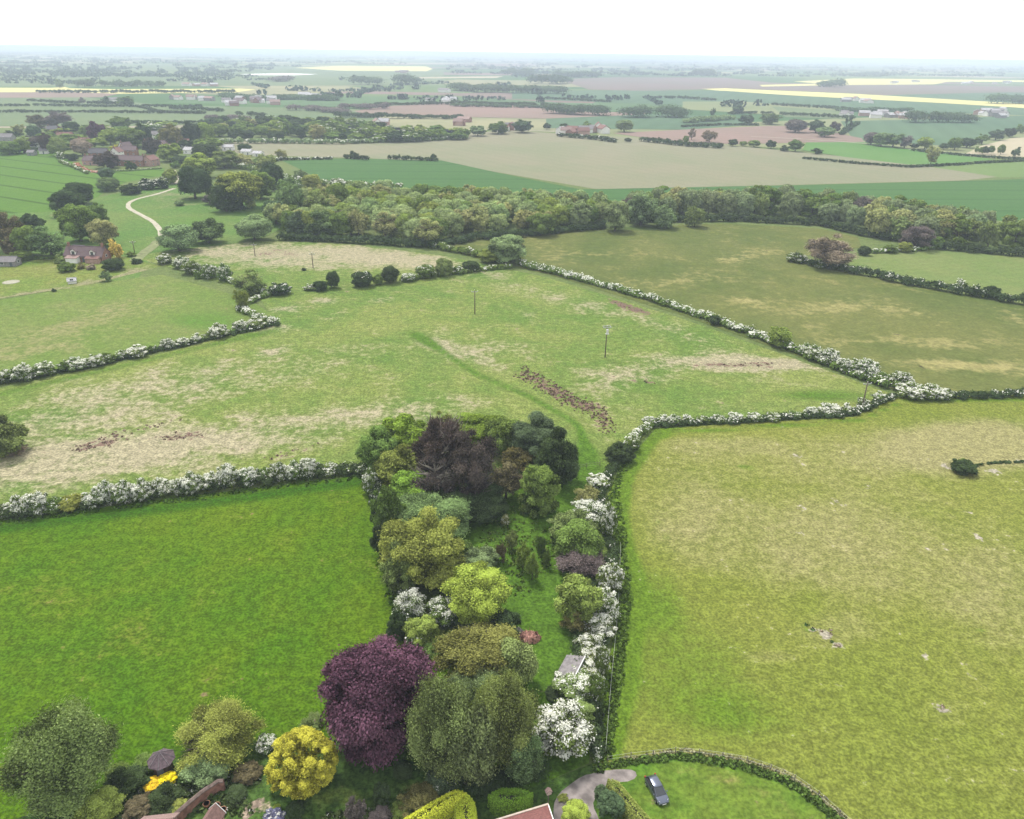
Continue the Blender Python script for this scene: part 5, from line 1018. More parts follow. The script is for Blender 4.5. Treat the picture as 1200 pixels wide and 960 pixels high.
# the far plain's countless trees and hedges
KEEP_CLEAR = [[(330, 75), (520, 75), (520, 92), (330, 92)], [(270, 83), (385, 83), (385, 95), (270, 95)], [(650, 90), (880, 90), (1300, 125), (1300, 146), (1000, 128), (820, 116), (650, 112)], [(870, 90), (1260, 90), (1260, 128), (870, 108)], [(-300, 100), (300, 100), (300, 150), (-300, 150)], [(480, 87), (600, 87), (600, 98), (480, 98)]]
def far_scatter():
    cs, ss = [], []
    for _ in range(2600):
        v = 62.8 + 60 * random.random() ** 1.4; u = random.uniform(-260, 1460)
        vv = v + (u - 600) * .0150
        if vv < 65.5 + (u - 600) * .0150: continue
        P = G(u, vv)
        if P[1] > 16000 or P[1] < 1500: continue
        if vv > 92 and random.random() < .8: continue
        if any(inside((u, vv), q) for q in KEEP_CLEAR): continue
        L = random.uniform(30, 200) * (1 + P[1] / 6000); a = random.choice([random.gauss(.1, .15), random.gauss(1.6, .3)])
        if random.random() < .4: L *= .2
        n = max(2, int(L / (7 + P[1] / 700)))
        for k in range(n):
            if random.random() < .2: continue
            cs.append((P[0] + math.cos(a) * L * k / n, P[1] + math.sin(a) * L * k / n, 0)); ss.append(random.uniform(4, 7.5) * (1 + P[1] / 14000) * (1.4 if L < 60 else 1))
    cs = np.array(cs); ss = np.array(ss); k = 9
    d = sph(len(cs) * k).reshape(len(cs), k, 3)
    cen = cs[:, None] + d * ss[:, None, None] * np.array([.9, .9, .45]) + np.array([0, 0, 1]) * ss[:, None, None] * .5
    cen = cen.reshape(-1, 3); nor = d.reshape(-1, 3) + RNG.normal(size=cen.shape) * .4; sz = np.repeat(ss, k) * 1.0
    n = len(cen); me = quads_mesh('distant_trees', cen, nor, sz, RNG.random(n), np.zeros(n), RNG.random(n))
    o = link_mesh('distant_trees', me); o.color = (.05, .08, .055, 1)
    tag(o, 'countless small trees and hedgerows dotted over the far plain', 'trees', None, 'stuff'); print('far scatter', n)
far_scatter()
# distant hamlets
fh_protos = {}
def far_house(P, L, D, rz, wall, roof, label, group, name='distant_house', cat='house'):
    key = (wall, roof)
    if key not in fh_protos:
        r = house(P, 1, .5, .3, .2, rz, wall, roof, label, name=name, cat=cat, group=group, far=True)
        # rebuild the prototype at true proportions
        for c in list(r.children): bpy.data.objects.remove(c)
        w = MB(); w.prism_x([(-4, -.2), (4, -.2), (4, 4.6), (0, 7.4), (-4, 4.6)], -7, 7); w.build('wall', M_WALLS[wall], r)
        q = MB(); q.prism_x([(-4.6, 4.2), (0, 7.5), (4.6, 4.2), (4.6, 4.5), (0, 7.9), (-4.6, 4.5)], -7.4, 7.4); q.build('roof', M_ROOFS[roof], r)
        fh_protos[key] = r
    else:
        s = fh_protos[key]; r = s.copy(); C.objects.link(r)
        for ch in s.children:
            c = ch.copy(); C.objects.link(c); c.parent = r
        r['label'] = label; r['group'] = group
    r.location = (P[0], P[1], 0); r.rotation_euler = (0, 0, rz); r.scale = (L / 14, D / 8, random.uniform(.8, 1.15))
    return r
HAM = [(260, 330, 117.5, 124, 16, 'far left hamlet', ['white', 'pink', 'brick'], ['grey', 'pink', 'plum', 'pale']), (335, 375, 112, 115, 5, 'far left hamlet edge', ['white', 'pink'], ['grey', 'pale']), (200, 250, 115, 119, 7, 'farmsteads left of the far hamlet', ['white', 'greyw'], ['pale', 'pink']), (130, 140, 118, 120, 2, 'white far farmhouse group', ['white'], ['pale', 'grey']), (215, 262, 100, 101.5, 5, 'barns above the left rapeseed', ['white', 'pink'], ['pink', 'pale']),
       (500, 532, 118, 121, 4, 'white roofed barns by the ploughland', ['white'], ['pale', 'grey']), (575, 605, 152, 157, 4, 'houses on the tan field top', ['white', 'brick'], ['red', 'rust', 'grey']), (525, 548, 142, 148, 3, 'red roofed farm behind the black hedge', ['brick', 'pink'], ['red', 'pink']), (665, 725, 151, 159, 9, 'houses of the hamlet behind the dark hedge', ['white', 'pink', 'brick'], ['plum', 'red', 'grey']), (648, 668, 155, 158, 2, 'white cottages by the hamlet', ['white'], ['pink', 'pale']),
       (985, 1062, 134, 139, 16, 'houses of the white roofed hamlet', ['white', 'pink', 'greyw'], ['pale', 'grey', 'pink']), (1135, 1176, 131, 139, 10, 'farm buildings at the right edge', ['white', 'greyw', 'pink'], ['pale', 'grey']), (970, 1040, 117, 121, 7, 'houses along the yellow field', ['white', 'greyw'], ['pale', 'pink', 'grey']), (1045, 1075, 96, 98, 4, 'far farm on the upper rapeseed', ['white'], ['pale', 'grey']), (1130, 1190, 97, 99, 6, 'far farms on the right plain', ['white'], ['pale', 'grey']),
       (430, 455, 143, 148, 3, 'white houses behind the left belt', ['white', 'pink'], ['pale', 'pink']), (462, 480, 84, 86, 4, 'far farm on the left rapeseed', ['pink', 'white'], ['plum', 'grey']), (520, 560, 102, 110, 3, 'far farms of the middle plain', ['white'], ['grey', 'pale'])]
for (u0, u1, v0, v1, n, lb, ws, rs) in HAM:
    for i in range(n):
        P = G(random.uniform(u0, u1), random.uniform(v0, v1)); s = scale_at(P)
        L = random.uniform(12, 20) * (1.0 if s > .6 else 1.4); wl, rf = random.choice(ws), random.choice(rs)
        far_house(P, L, L * .55, random.uniform(-.5, .5) + (1.57 if random.random() < .3 else 0), wl, rf, '%s roofed building, one of the %s' % ({'pale': 'white', 'plum': 'purple'}.get(rf, rf), lb), lb)

# ================================================================== POLES IN THE MEADOW
M_POLE = plain('pole_wood', (.13, .10, .08), .9, .25, 2)
M_CER = plain('ceramic', (.75, .74, .72), .4, .05, 3)
M_STEEL = plain('steel', (.35, .36, .37), .5, .1, 3, metal=.5)
def pole(u, v, hpx_, label, trans=False, rz=0.2):
    P = G(u, v); s = scale_at(P); H = hpx_ / s / math.cos(math.atan2(CAM_H, np.linalg.norm(P[:2])))
    r = empty('power_pole', (P[0], P[1], 0), rz); tag(r, label, 'power pole', 'wooden power poles in the meadow')
    m = MB(); m.tube([(0, 0, -.1), (0, 0, H)], [.20, .13], 8); m.build('pole', M_POLE, r, smooth=True)
    m = MB(); m.box(-1.2, 1.2, -.07, .07, H - .55, H - .38); m.tube([(-.8, 0, H - .5), (0, .0, H - 1.2)], .03, 4); m.tube([(.8, 0, H - .5), (0, 0, H - 1.2)], .03, 4); m.build('crossarm', M_STEEL, r)
    for x in (-1.1, 0, 1.1):
        m = MB(); z = H - .37 + (.4 if x == 0 else 0); m.tube([(x, 0, z), (x, 0, z + .08), (x, 0, z + .1), (x, 0, z + .3)], [.05, .05, .11, .05], 6); m.build('insulator', M_CER, r)
    if trans:
        m = MB(); m.tube([(0, -.55, H - 2.2), (0, -.55, H - .9)], .36, 10); m.tube([(0, -.55, H - .9), (0, -.55, H - .75)], [.30, .1], 8); m.box(-.5, .5, -.9, -.15, H - 2.35, H - 2.21); m.build('transformer', plain('pale_grey_paint', (.6, .6, .58), .5, .05, 2), r)
        m = MB(); m.box(-1.3, 1.3, -1.0, -.86, H - .2, H - .05); m.box(-1.3, 1.3, .5, .64, H - .2, H - .05); m.box(-.06, .06, -1.0, .64, H - .35, H - .21); m.build('crossarm', M_STEEL, r)
    return r
pole(709, 419, 36, 'wooden power pole with pale transformer in the middle of the meadow', True)
pole(556.5, 368, 27, 'plain power pole further up the meadow, left of the transformer pole')
pole(400 - 33, 314, 17, 'short distant power pole in the dry upper field')
pole(299, 300, 14, 'most distant power pole beside the smooth round tree')
pole(1010, 478, 30, 'power pole beside the hawthorns at the right meadow corner')
pole(158, 297, 14, 'power pole by the track end near the cottage')

# ================================================================== SHED AND BRUSH HEAP
P0 = G(666, 797)
sh = empty('shed', tuple(P0), math.radians(-24)); sh.scale = (.62, .66, .8); tag(sh, 'old grey lean-to shed half hidden by white hawthorns', 'shed')
m = MB(); m.box(-2.0, 2.0, -4.2, 4.2, 0, 2.2); m.build('wall', M_WALLS['wood'], sh)
m = MB(); m.prism_y([(-2.4, 2.1), (2.3, 3.2), (2.3, 3.3), (-2.4, 2.2)], -4.6, 4.6)
for i in range(24):
    y = -4.5 + i * .39; m.prism_y([(-2.4, 2.205), (2.3, 3.305), (2.3, 3.34), (-2.4, 2.24)], y, y + .12)
m.build('roof', plain('weathered_sheet', (.22, .205, .205), .7, .25, 1.2), sh)
m = MB(); m.box(2.25, 2.42, -4.6, 4.6, 3.1, 3.42); m.build('fascia', M_FRAME, sh)
m = MB(); m.box(-2.04, -2.0, -1, 0.2, 0, 1.9); m.build('door', M_DOOR, sh)
def heap(u, v, R, label, name, cat, cols, h=.9, n=420, asp=.12):
    P = G(u, v); q = sph(n); q[:, 2] = np.abs(q[:, 2]); rad = RNG.random(n) ** .4
    cen = q * rad[:, None] * np.array([R, R * .7, h]); d = sph(n); d[:, 2] *= .3
    me = quads_mesh(name, cen, q + RNG.normal(size=q.shape) * .3, RNG.uniform(.9, 1.6, n), RNG.random(n), np.zeros(n), RNG.random(n), up=d, aspect=asp)
    me2 = me; me2.materials.clear(); me2.materials.append(cols)
    o = link_mesh(name, me2); o.location = tuple(P); tag(o, label, cat); return o
heap(620, 749, 1.9, 'heap of reddish cut branches beside the mown ride', 'brush_heap', 'brush heap', plain('cut_branches', (.36, .19, .15), .9, .4, 2), 1.3, 700, .2)
heap(607, 741, .9, 'small pile of pale planks beside the reddish brush heap', 'plank_pile', 'plank pile', plain('pale_planks', (.36, .32, .31), .8, .25, 2), .6, 140, .15)
# ground cover of rough tussocks
def tussocks(name, strokes, n, size, col, label, cat='tussocks', bounds=None, thr=.2, col2=0.0, flat=.5):
    cs = []
    us = bounds
    U = RNG.uniform(us[0], us[1], n * 8); V = RNG.uniform(us[2], us[3], n * 8)
    k = paint(U, V, strokes) > thr + RNG.random(n * 8) * .6
    U, V = U[k][:n], V[k][:n]
    P = np.array([G(a, b) for a, b in zip(U, V)])
    s = size * RNG.uniform(.5, 1.5, len(P)); kk = 9
    d = sph(len(P) * kk).reshape(len(P), kk, 3); d[:, :, 2] = np.abs(d[:, :, 2])
    cen = (P[:, None] + d * s[:, None, None] * np.array([.6, .6, flat])).reshape(-1, 3) + np.array([0, 0, .05])
    nor = d.reshape(-1, 3) + RNG.normal(size=cen.shape) * .5
    m_ = len(cen); o = link_mesh(name, quads_mesh(name, cen, nor, np.repeat(s, kk) * .8, RNG.random(m_), np.where(RNG.random(m_) < col2, 1, 0), RNG.random(m_)))
    o.color = (*col, .5); tag(o, label, cat, None, 'stuff')
tussocks('dead_docks', [('l', [(612, 436), (640, 452), (665, 468), (700, 482), (712, 500)], 12, 1), ('l', [(640, 452), (690, 480)], 10, .7)], 420, .4, (.17, .12, .095), 'reddish brown dead docks in a band across the meadow', 'dead plants', (600, 725, 428, 510))
tussocks('dead_docks', [('l', [(718, 354), (740, 361), (758, 366)], 4, 1), ('l', [(800, 431), (850, 428), (905, 427)], 4, .8), ('e', 755, 449, 18, 2, 0, .6)], 110, .45, (.14, .10, .08), 'dark brown docks on the bare patches of the upper meadow', 'dead plants', (710, 910, 350, 455))
tussocks('dead_docks', [('e', 125, 518, 28, 8, -10, .7), ('e', 215, 511, 36, 5, -6, .8), ('e', 95, 526, 14, 4, 0, .8), ('e', 340, 530, 40, 5, -15, .5), ('e', 180, 500, 50, 4, -12, .5)], 200, .4, (.22, .16, .13), 'reddish dead stems on the dry left meadow', 'dead plants', (60, 400, 490, 545))
tussocks('rough_grass', [('e', 610, 640, 60, 40, 0, .8), ('l', [(595, 600), (600, 700)], 20, .6)], 350, .45, (.10, .15, .03), 'tall rough grass between the saplings', 'rough grass', (560, 665, 590, 700))
tussocks('rough_grass', [('l', [(735, 540), (718, 575), (728, 640), (734, 700), (722, 800), (708, 888)], 7, 1)], 900, .5, (.085, .14, .025), 'long uncut grass along the edge of the right pasture', 'rough grass', (695, 760, 530, 895))
tussocks('rough_grass', [('l', [(700, 902), (730, 895), (800, 887), (870, 898), (920, 916), (955, 939), (990, 970), (1030, 1000)], 5.5, 1)], 2200, .38, (.078, .13, .028), 'bank of long grass along the curved lawn fence', 'rough grass', (695, 1040, 875, 1010), thr=.15, flat=.9)
tussocks('rough_grass', [('l', [(735, 890), (800, 880), (870, 891), (922, 908), (960, 933), (1000, 968)], 3, 1)], 900, .35, (.26, .25, .14), 'dry pale grass on the field side of the curved fence', 'rough grass', (730, 1020, 870, 985), thr=.2)
tussocks('rough_grass', [('l', [(0, 614), (110, 599), (220, 585), (330, 570), (440, 557), (452, 620), (460, 700), (480, 750)], 5, 1)], 1500, .5, (.06, .12, .02), 'long grass under the hedge of the bright green pasture', 'rough grass', (0, 490, 550, 760))
tussocks('soil_clods', [('e', 968, 742, 18, 5, 25, .8), ('e', 982, 757, 10, 3, 20, .7), ('e', 1104, 832, 9, 4, 30, .8), ('e', 1018, 572, 6, 2, 0, .7), ('e', 940, 597, 5, 2, 0, .6), ('e', 981, 589, 5, 2, 0, .6), ('e', 1160, 548, 14, 2, -5, .7)], 240, .32, (.27, .22, .17), 'pale dug soil and stones in rabbit scrapes on the right pasture', 'soil clods', (925, 1180, 535, 845))
tussocks('nettles', [('e', 950, 737, 10, 3, 30, .8), ('e', 975, 752, 8, 3, 20, .8), ('e', 877, 549, 18, 2.5, 5, .6), ('e', 985, 657, 12, 2, 5, .5)], 120, .4, (.05, .09, .03), 'small dark nettle tufts around the scrapes in the pasture', 'nettles', (855, 1000, 540, 765))
tussocks('garden_plants', [('e', 200, 935, 60, 18, 0, .6), ('e', 150, 950, 70, 14, 0, .7), ('e', 270, 948, 30, 14, 0, .5), ('e', 430, 957, 60, 7, 0, .6), ('e', 500, 935, 40, 12, 0, .5), ('e', 280, 915, 30, 8, 0, .5)], 900, .6, (.07, .10, .035), 'mixed low border plants around the garden', 'border plants', (90, 560, 900, 975), col2=.05)

# ================================================================== FENCES
M_FP = plain('fence_wood', (.19, .165, .14), .9, .2, 4)
M_TAPE = plain('fence_wire', (.55, .57, .52), .6, .05, 4)
def post_fence(px, gap, h, label, wires=(.5, 1.05), pr=.06, wr=.012, sub='wire'):
    pts = resample([G(*p) for p in px], .5); r = empty('fence', tuple(pts[0])); tag(r, label, 'fence')
    o = pts[0]; step = max(1, int(gap / .5)); idx = list(range(0, len(pts), step))
    for i in idx:
        p = pts[i] - o; m = MB(); m.tube([(0, 0, -.1), (0, 0, h + random.uniform(-.06, .08))], pr, 6)
        q = m.build('post', M_FP, r); q.location = tuple(p); q.rotation_euler = (random.uniform(-.04, .04), random.uniform(-.04, .04), 0)
    for z in wires:
        m = MB(); m.tube([tuple((pts[i] - o) + np.array([0, 0, z])) for i in idx], wr, 4); m.build(sub, M_FP if sub == 'rail' else M_TAPE, r)
    return r
post_fence([(712, 893), (730, 890), (800, 882), (870, 892), (922, 909), (958, 934), (992, 964), (1040, 1010)], 3.0, 1.15, 'post and wire fence curving round the car lawn')
post_fence([(727, 640), (724, 720), (716, 800), (709, 888)], 6.0, 1.0, 'thin white tape fence down the left side of the right pasture', wires=(.85,), wr=.016, sub='tape', pr=.04)
post_fence([(672, 552), (690, 548), (708, 546)], 3.0, 1.2, 'short rail fence across the gap above the ride', wires=(.6, 1.1), wr=.03, sub='rail')

# ================================================================== GARDEN THINGS, HOUSE ROOFS
def clipped(name, px, wid, h, col, label, cat='hedge', taper=None, leafs=.14, dens=2.0, hs=None):
    """clipped hedge: leaves laid over a smooth rounded solid that follows the line"""
    pts = resample([G(*p) for p in px], .35)
    for _ in range(12): pts[1:-1] = (pts[:-2] + pts[1:-1] * 2 + pts[2:]) / 4
    t = np.gradient(pts, axis=0); nr = np.stack([-t[:, 1], t[:, 0], np.zeros(len(t))], 1); nr /= np.linalg.norm(nr, axis=1, keepdims=True)
    L = len(pts) * .35; n = int(dens * L * (2 * h + wid) / (leafs ** 2 * .5)); n = min(n, 60000)
    i = RNG.integers(0, len(pts), n); i = np.clip(i, 0, len(pts) - 1); a = RNG.uniform(-.15, math.pi + .15, n)
    endw = np.minimum(1, np.sqrt(np.clip(np.minimum(i, len(pts) - 1 - i) * .35 / (wid * .5), 0.02, 1)))
    sx = np.sign(np.cos(a)) * np.abs(np.cos(a)) ** .55; sz = np.clip(np.sin(a), 0, 1) ** .55
    hh = h if hs is None else np.interp(i / len(pts), np.linspace(0, 1, len(hs)), hs)
    k = 1 + RNG.normal(size=n) * .035
    wob = 1 + .03 * np.sin(i * .11 + sx * 1.5)
    cen = pts[i] + t[i] / .35 * RNG.uniform(-.2, .2, n)[:, None] + nr[i] * (sx * wid * .5 * endw * k * wob)[:, None]; cen[:, 2] = sz * hh * (0.8 + .2 * endw) * k * wob + RNG.uniform(-.03, .03, n)
    low = RNG.random(n) < .25; cen[low, 2] *= RNG.random(low.sum())
    nor = nr[i] * sx[:, None] + np.array([0, 0, 1]) * sz[:, None] + RNG.normal(size=cen.shape) * .28
    mot = .5 + .3 * np.sin(i * .031 + sx * 1.1)
    R = np.clip(.5 * RNG.random(n) + .5 * mot, 0, 1)
    c0 = pts[len(pts) // 2].copy(); c0[2] = 0
    r = empty(name, tuple(c0)); tag(r, label, cat)
    o = link_mesh('foliage', quads_mesh('foliage', cen - c0, nor, leafs * RNG.uniform(.7, 1.3, n), R, np.zeros(n), RNG.random(n)), None, r)
    c = PAL[col] if isinstance(col, str) else col; o.color = (*[x * FOL for x in c], 1)
    # woody inside
    m = MB(); q = pts[::3]; m.tube([tuple(p - c0 + np.array([0, 0, h * .42])) for p in q[1:-1]], min(h * .38, wid * .36), 8)
    k_ = m.build('stems', M_BARK, r); k_.color = (.05, .05, .03, 1)
    return r
clipped('clipped_hedge', [(470, 985), (500, 966), (522, 955), (538, 948), (545, 946)], 2.2, 2.2, (.27, .29, .03), 'clipped lime yellow hedge curving into a rounded end', hs=[2.2, 2.2, 2.6, 3.0])
clipped('clipped_hedge', [(541, 944), (546, 962), (548, 990), (548, 1010)], 2.6, 2.6, (.25, .28, .03), 'lime yellow clipped hedge end running down out of view')
clipped('clipped_hedge', [(574, 946), (590, 950), (606, 950), (622, 944)], 3.0, 2.5, (.10, .17, .02), 'rounded green clipped hedge at the foot of the weeping willow')
clipped('clipped_hedge', [(713, 925), (728, 944), (745, 964), (764, 985)], 2.0, 2.0, (.115, .13, .032), 'straight box shaped hedge with olive brown top beside the car', leafs=.17)
# brick outbuilding roof at the bottom edge: single pitch, high side away from the drive
pa, pb = G(575, 965, 4.3), G(642, 944.5, 4.3)
dv = pb - pa; Lh = float(np.linalg.norm(dv[:2])); az = math.atan2(dv[1], dv[0]); mid = (pa + pb) / 2
bh = empty('brick_house', (mid[0], mid[1], 0), az); tag(bh, 'brick outbuilding with dark red tiled roof and pale top edge', 'house')
m = MB(); m.prism_x([(-6.2, 0), (-.35, 0), (-.35, 4.15), (-6.2, 2.35)], -Lh / 2 + .3, Lh / 2 - .3); m.build('wall', M_WALLS['brick'], bh)
m = MB(); m.prism_x([(-6.8, 2.18), (0, 4.28), (0, 4.43), (-6.8, 2.34)], -Lh / 2, Lh / 2); rf = m.build('roof', tiles_mat('red_tiles', (.24, .085, .075), 1.2, 2.6), bh)
m = MB(); m.box(-Lh / 2 - .05, Lh / 2 + .12, .002, .22, 4.1, 4.5); m.build('ridge', plain('ridge_mortar', (.42, .35, .29), .9, .15, 3), rf)
m = MB(); m.prism_x([(-6.8, 2.1), (0, 4.2), (0, 4.5), (-6.8, 2.4)], Lh / 2 + .002, Lh / 2 + .12); m.build('bargeboard', M_FRAME, rf)
m = MB(); m.box(-1, 0, -6.26, -6.2, 1, 2.1); f = m.build('window', M_FRAME, bh)
m = MB(); m.box(-.9, -.1, -6.28, -6.26, 1.1, 2.0); m.build('pane', M_GLASS, f)
# box on a post
P = G(642, 946); r = empty('nest_box_post', tuple(P), .4); tag(r, 'small pale box on a dark wooden post beside the gravel drive', 'post box')
m = MB(); m.tube([(0, 0, -.1), (0, 0, 2.5)], .07, 6); m.build('post', M_POLE, r)
m = MB(); m.prism_y([(-.3, 2.5), (.3, 2.5), (.3, 2.95), (0, 3.2), (-.3, 2.95)], -.25, .25); bx = m.build('box', plain('pale_pink_paint', (.55, .42, .38), .7, .1, 3), r)
m = MB(); m.prism_y([(-.4, 2.86), (0, 3.22), (.4, 2.86), (.4, 2.92), (0, 3.28), (-.4, 2.92)], -.32, .32); m.build('roof', M_ROOFS['pink'], bx)
# summerhouse with conical roof
P = G(192, 902); r = empty('summerhouse', tuple(P), .2); tag(r, 'small octagonal summerhouse with dark grey conical roof', 'summerhouse')
m = MB(); n8 = 8; ring = [(1.25 * math.cos(2 * math.pi * k / n8), 1.25 * math.sin(2 * math.pi * k / n8)) for k in range(n8)]
m.add([(x, y, 0) for x, y in ring] + [(x, y, 2.0) for x, y in ring], [(k, (k + 1) % n8, n8 + (k + 1) % n8, n8 + k) for k in range(n8)]); m.build('wall', M_WALLS['wood'], r)
m = MB(); rr = [(1.75 * math.cos(2 * math.pi * k / n8), 1.75 * math.sin(2 * math.pi * k / n8)) for k in range(n8)]
m.add([(x, y, 1.9) for x, y in rr] + [(x * .12, y * .12, 3.1) for x, y in rr] + [(0, 0, 3.25)], [(k, (k + 1) % n8, n8 + (k + 1) % n8, n8 + k) for k in range(n8)] + [(n8 + k, n8 + (k + 1) % n8, 16) for k in range(n8)] + [tuple(range(n8))])
rf = m.build('roof', plain('felt_shingle', (.115, .085, .095), .85, .35, 3), r)
m = MB()
for x, y in rr: m.tube([(x, y, 1.94), (x * .1, y * .1, 3.17)], .04, 4)
m.build('hip_strip', plain('hip_felt', (.2, .18, .19), .8, .2, 3), rf)
m = MB(); m.box(-.4, .4, -1.27, -1.22, .1, 1.8); m.build('door', M_DOOR, r)
# garden wall with tiled top
wp = resample([G(u, v) for u, v in [(205, 968), (222, 953), (240, 938), (258, 926), (264, 926)]], .6)
c0 = wp[0]; r = empty('garden_wall', tuple(c0)); tag(r, 'brown brick garden wall with tiled coping among the shrubs', 'wall')
def wallstrip(zs, hw):
    m = MB(); t = np.gradient(wp, axis=0); nr = np.stack([-t[:, 1], t[:, 0]], 1); nr /= np.linalg.norm(nr, axis=1, keepdims=True); vs, fs = [], []
    prof = zs; k = len(prof)
    for i, p in enumerate(wp):
        for (o_, z_) in prof: vs.append((p[0] - c0[0] + nr[i, 0] * o_, p[1] - c0[1] + nr[i, 1] * o_, z_))
        if i:
            for j in range(k): fs.append(((i - 1) * k + j, (i - 1) * k + (j + 1) % k, i * k + (j + 1) % k, i * k + j))
    fs += [tuple(range(k)), tuple((len(wp) - 1) * k + j for j in range(k))]
    return m.add(vs, fs)
wallstrip([(-.18, 0), (.18, 0), (.18, 1.7), (-.18, 1.7)], 0).build('brickwork', M_WALLS['brick'], r)
wallstrip([(-.3, 1.62), (.3, 1.62), (.26, 1.75), (0, 1.92), (-.26, 1.75)], 0).build('coping', plain('coping_tile', (.15, .11, .095), .9, .3, 3), r)
# small gabled porch and pink roof corner at the bottom
P = G(249, 974); r = empty('garden_shed', tuple(P), math.radians(-12)); r.scale = (.7, .7, .85); tag(r, 'small gabled garden building with white bargeboards and pink roof', 'garden building')
m = MB(); m.prism_y([(-1.3, 0), (1.3, 0), (1.3, 2.0), (0, 3.3), (-1.3, 2.0)], -1.9, 1.9); m.build('wall', M_WALLS['pink'], r)
m = MB(); m.prism_y([(-1.6, 1.8), (0, 3.4), (1.6, 1.8), (1.6, 1.95), (0, 3.55), (-1.6, 1.95)], -2.1, 2.1); rf = m.build('roof', plain('pink_tile', (.20, .12, .105), .85, .2, 3), r)
m = MB(); m.prism_y([(-1.65, 1.75), (0, 3.4), (1.65, 1.75), (1.65, 1.98), (0, 3.62), (-1.65, 1.98)], 2.102, 2.2); m.build('bargeboard', M_FRAME, rf)
P = G(188, 984); house(P, 3.5, 3, 2, 1.2, math.radians(8), 'pink', 'pink', 'low garden store with pink tiled roof at the very bottom edge', name='garden_store', cat='store', windows=1, chimney=0)
# terracotta pots
pot_m = plain('terracotta', (.35, .17, .10), .8, .2, 4)
for i, (u, v, lb) in enumerate([(243, 946, 'round terracotta pot left of the white gable'), (255, 948, 'terracotta pot right behind the white gable'), (262, 953, 'terracotta pot at the end of the patio')]):
    m = MB(); m.tube([(0, 0, 0), (0, 0, .35), (0, 0, .6), (0, 0, .72), (0, 0, .72), (0, 0, .6)], [.22, .36, .42, .46, .38, .34], 12)
    o = m.build('flower_pot', pot_m, None, smooth=True); o.location = tuple(G(u, v)); tag(o, lb, 'flower pot')

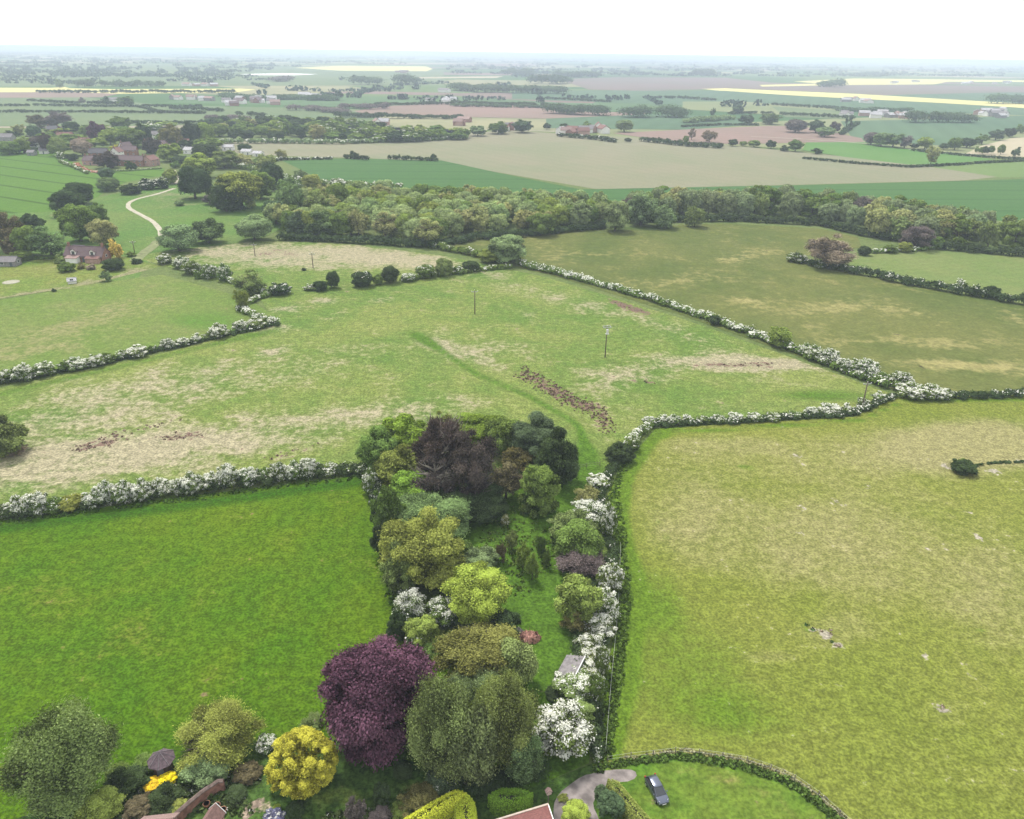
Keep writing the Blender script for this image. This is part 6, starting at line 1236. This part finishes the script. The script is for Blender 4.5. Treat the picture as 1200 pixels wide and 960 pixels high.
# ================================================================== THE CAR
def car():
    ph, pt = G(778, 941, .5), G(762, 912, .5)
    d = ph - pt; L = 4.05; rz = math.atan2(d[1], d[0]); mid = (ph + pt) / 2
    r = empty('parked_car', (mid[0], mid[1], 0), rz); tag(r, 'dark blue hatchback parked on the lawn beside the drive', 'car')
    paint_m, n, l, b = new_mat('car_paint'); b.inputs['Base Color'].default_value = (.10, .115, .16, 1); b.inputs['Roughness'].default_value = .3; b.inputs['Metallic'].default_value = .6; b.inputs['Coat Weight'].default_value = 1; b.inputs['Coat Roughness'].default_value = .04
    glass, n, l, b = new_mat('car_glass'); b.inputs['Base Color'].default_value = (.02, .025, .03, 1); b.inputs['Roughness'].default_value = .04; b.inputs['Specular IOR Level'].default_value = .9
    rub = plain('tyre_rubber', (.02, .02, .02), .9, .1, 5); rim = plain('alloy', (.5, .5, .52), .35, .05, 5, metal=.8)
    lamp = plain('lamp_glass', (.75, .77, .8), .1, .02, 5, .6); red = plain('tail_glass', (.35, .02, .02), .2, .05, 5)
    plate = plain('plate_white', (.8, .8, .75), .5, .02, 5)
    # lower body: (x, half width, z bottom, z top)
    st = [(-2.03, .66, .42, .78), (-1.98, .76, .30, .95), (-1.7, .83, .22, 1.0), (-1.0, .86, .20, 1.0), (0, .87, .20, .98), (.8, .86, .20, .97), (1.2, .84, .20, .93), (1.7, .79, .22, .82), (1.95, .68, .28, .70), (2.03, .55, .40, .60)]
    vs, fs = [], []; K = 10
    for x, w, z0, z1 in st:
        zm = z0 + (z1 - z0) * .55
        vs += [(x, -w * .9, z0), (x, -w, z0 + .1), (x, -w * 1.02, zm), (x, -w * .96, z1 - .04), (x, -w * .82, z1), (x, w * .82, z1), (x, w * .96, z1 - .04), (x, w * 1.02, zm), (x, w, z0 + .1), (x, w * .9, z0)]
    for i in range(len(st) - 1):
        for j in range(K): fs.append((i * K + j, i * K + (j + 1) % K, (i + 1) * K + (j + 1) % K, (i + 1) * K + j))
    fs += [tuple(range(K)), tuple((len(st) - 1) * K + j for j in range(K))]
    m = MB().add(vs, fs); body = m.build('body', paint_m, r, smooth=True)
    md = body.modifiers.new('s', 'SUBSURF'); md.levels = md.render_levels = 2
    # cabin of glass with painted roof and pillars
    def cab(st, name, mat, par, sub=1):
        vs, fs = [], []
        for x, w, z in st: vs += [(x, -w, z), (x, w, z)]
        return vs
    base = [(-1.90, .74), (-1.2, .80), (0, .81), (.95, .78), (1.15, .70)]
    top = [(-1.5, .54), (-1.0, .58), (-.3, .59), (.05, .58), (.2, .54)]
    vs = [(x, -w, .96) for x, w in base] + [(x, -w, 1.42 if i in (1, 2, 3) else 1.37) for i, (x, w) in enumerate(top)] + [(x, w, 1.42 if i in (1, 2, 3) else 1.37) for i, (x, w) in enumerate(top)] + [(x, w, .96) for x, w in base]
    fs = []
    for k in range(3):
        for i in range(4): fs.append((k * 5 + i, k * 5 + i + 1, (k + 1) * 5 + i + 1, (k + 1) * 5 + i))
    fs += [(0, 5, 10, 15), (4, 19, 14, 9), (0, 15, 16, 17, 18, 19, 4, 3, 2, 1)]
    cabn = MB().add(vs, fs).build('windows', glass, r)
    rv = [(x, sy * (w + .01), 1.40 if i in (0, 4) else 1.445) for sy in (-1, 1) for i, (x, w) in enumerate(top)]
    rv += [(x, sy * w * .9, 1.44 if i in (0, 4) else 1.49) for sy in (-1, 1) for i, (x, w) in enumerate(top)]
    f = []
    for i in range(4): f += [(10 + i, 11 + i, 16 + i, 15 + i), (i, i + 1, 11 + i, 10 + i), (5 + i, 6 + i, 16 + i, 15 + i), (i, i + 1, 6 + i, 5 + i)]
    f += [(0, 10, 15, 5), (4, 14, 19, 9)]
    MB().add(rv, f).build('roof', paint_m, r, smooth=True)
    for s in (-1, 1):
        for (a, b2) in ((0, 0), (2, 2), (4, 4)):
            x0, w0 = base[a]; x1, w1 = top[b2]
            m = MB(); m.tube([(x0, s * (w0 + .005), .95), (x1, s * (w1 + .005), 1.41)], .035, 5)
            m.build('pillar', paint_m, r)
    for x in (-1.28, 1.27):
        for s in (-1, 1):
            m = MB(); y = s * .80; m.tube([(x, y - .10, .31), (x, y + .10, .31)], .31, 16); w = m.build('wheel', rub, r, smooth=False)
            m = MB(); m.tube([(x, y + s * .09, .31), (x, y + s * .115, .31)], [.2, .18], 10); m.build('rim', rim, w)
    for s in (-1, 1):
        m = MB(); m.add([(1.62, s * .80, .70), (1.95, s * .66, .60), (1.99, s * .42, .62), (1.72, s * .56, .84)] + [(1.60, s * .76, .55), (1.9, s * .6, .5), (1.93, s * .42, .5), (1.7, s * .5, .7)], [(0, 1, 2, 3), (4, 7, 6, 5), (0, 4, 5, 1), (1, 5, 6, 2), (2, 6, 7, 3), (3, 7, 4, 0)]); m.build('headlight', lamp, r)
        m = MB(); m.box(-2.04, -1.9, min(s * .62, s * .8), max(s * .62, s * .8), .75, 1.0); m.build('tail_light', red, r)
        m = MB(); m.box(.72, .92, min(s * .84, s * 1.0), max(s * .84, s * 1.0), .98, 1.12); m.build('mirror', paint_m, r, bevel=.03)
    m = MB(); m.box(2.0, 2.06, -.26, .26, .40, .51); m.build('number_plate', plate, r)
    m = MB(); m.box(1.93, 2.02, -.4, .4, .53, .60); m.build('grille', rub, r)
car()
# pale ring in the garden meadow
P = G(13, 331); m = MB(); k = 28
ring = [(math.cos(2 * math.pi * i / k), math.sin(2 * math.pi * i / k)) for i in range(k)]
m.add([(x * 3.0, y * 3.0, .22) for x, y in ring] + [(x * 3.1, y * 3.1, 0) for x, y in ring] + [(x * 2.7, y * 2.7, .22) for x, y in ring] + [(x * 2.6, y * 2.6, .12) for x, y in ring], [(i, (i + 1) % k, k + (i + 1) % k, k + i) for i in range(k)] + [(i, (i + 1) % k, 2 * k + (i + 1) % k, 2 * k + i) for i in range(k)] + [(2 * k + i, 2 * k + (i + 1) % k, 3 * k + (i + 1) % k, 3 * k + i) for i in range(k)] + [tuple(3 * k + i for i in range(k))])
o = m.build('round_pond_base', plain('pale_stone', (.30, .29, .22), .9, .12, 1), None); o.location = tuple(P); tag(o, 'pale round stone base in the garden meadow left of the white shelter', 'stone base')

# ================================================================== HAZE
hz = MB(); hz.box(-42000, 42000, -2600, 40000, -2.0, 86.5)
hm = bpy.data.materials.new('haze'); hm.use_nodes = True; n = hm.node_tree.nodes; l = hm.node_tree.links
n.remove(n['Principled BSDF']); pv = n.new('ShaderNodeVolumePrincipled')
pv.inputs['Color'].default_value = (.72, .82, 1.0, 1); pv.inputs['Density'].default_value = HAZE_D; pv.inputs['Anisotropy'].default_value = 0.0
l.new(pv.outputs[0], n['Material Output'].inputs['Volume'])
ho = hz.build('haze', hm); tag(ho, 'pale blue haze lying over the whole plain', 'haze', None, 'stuff')
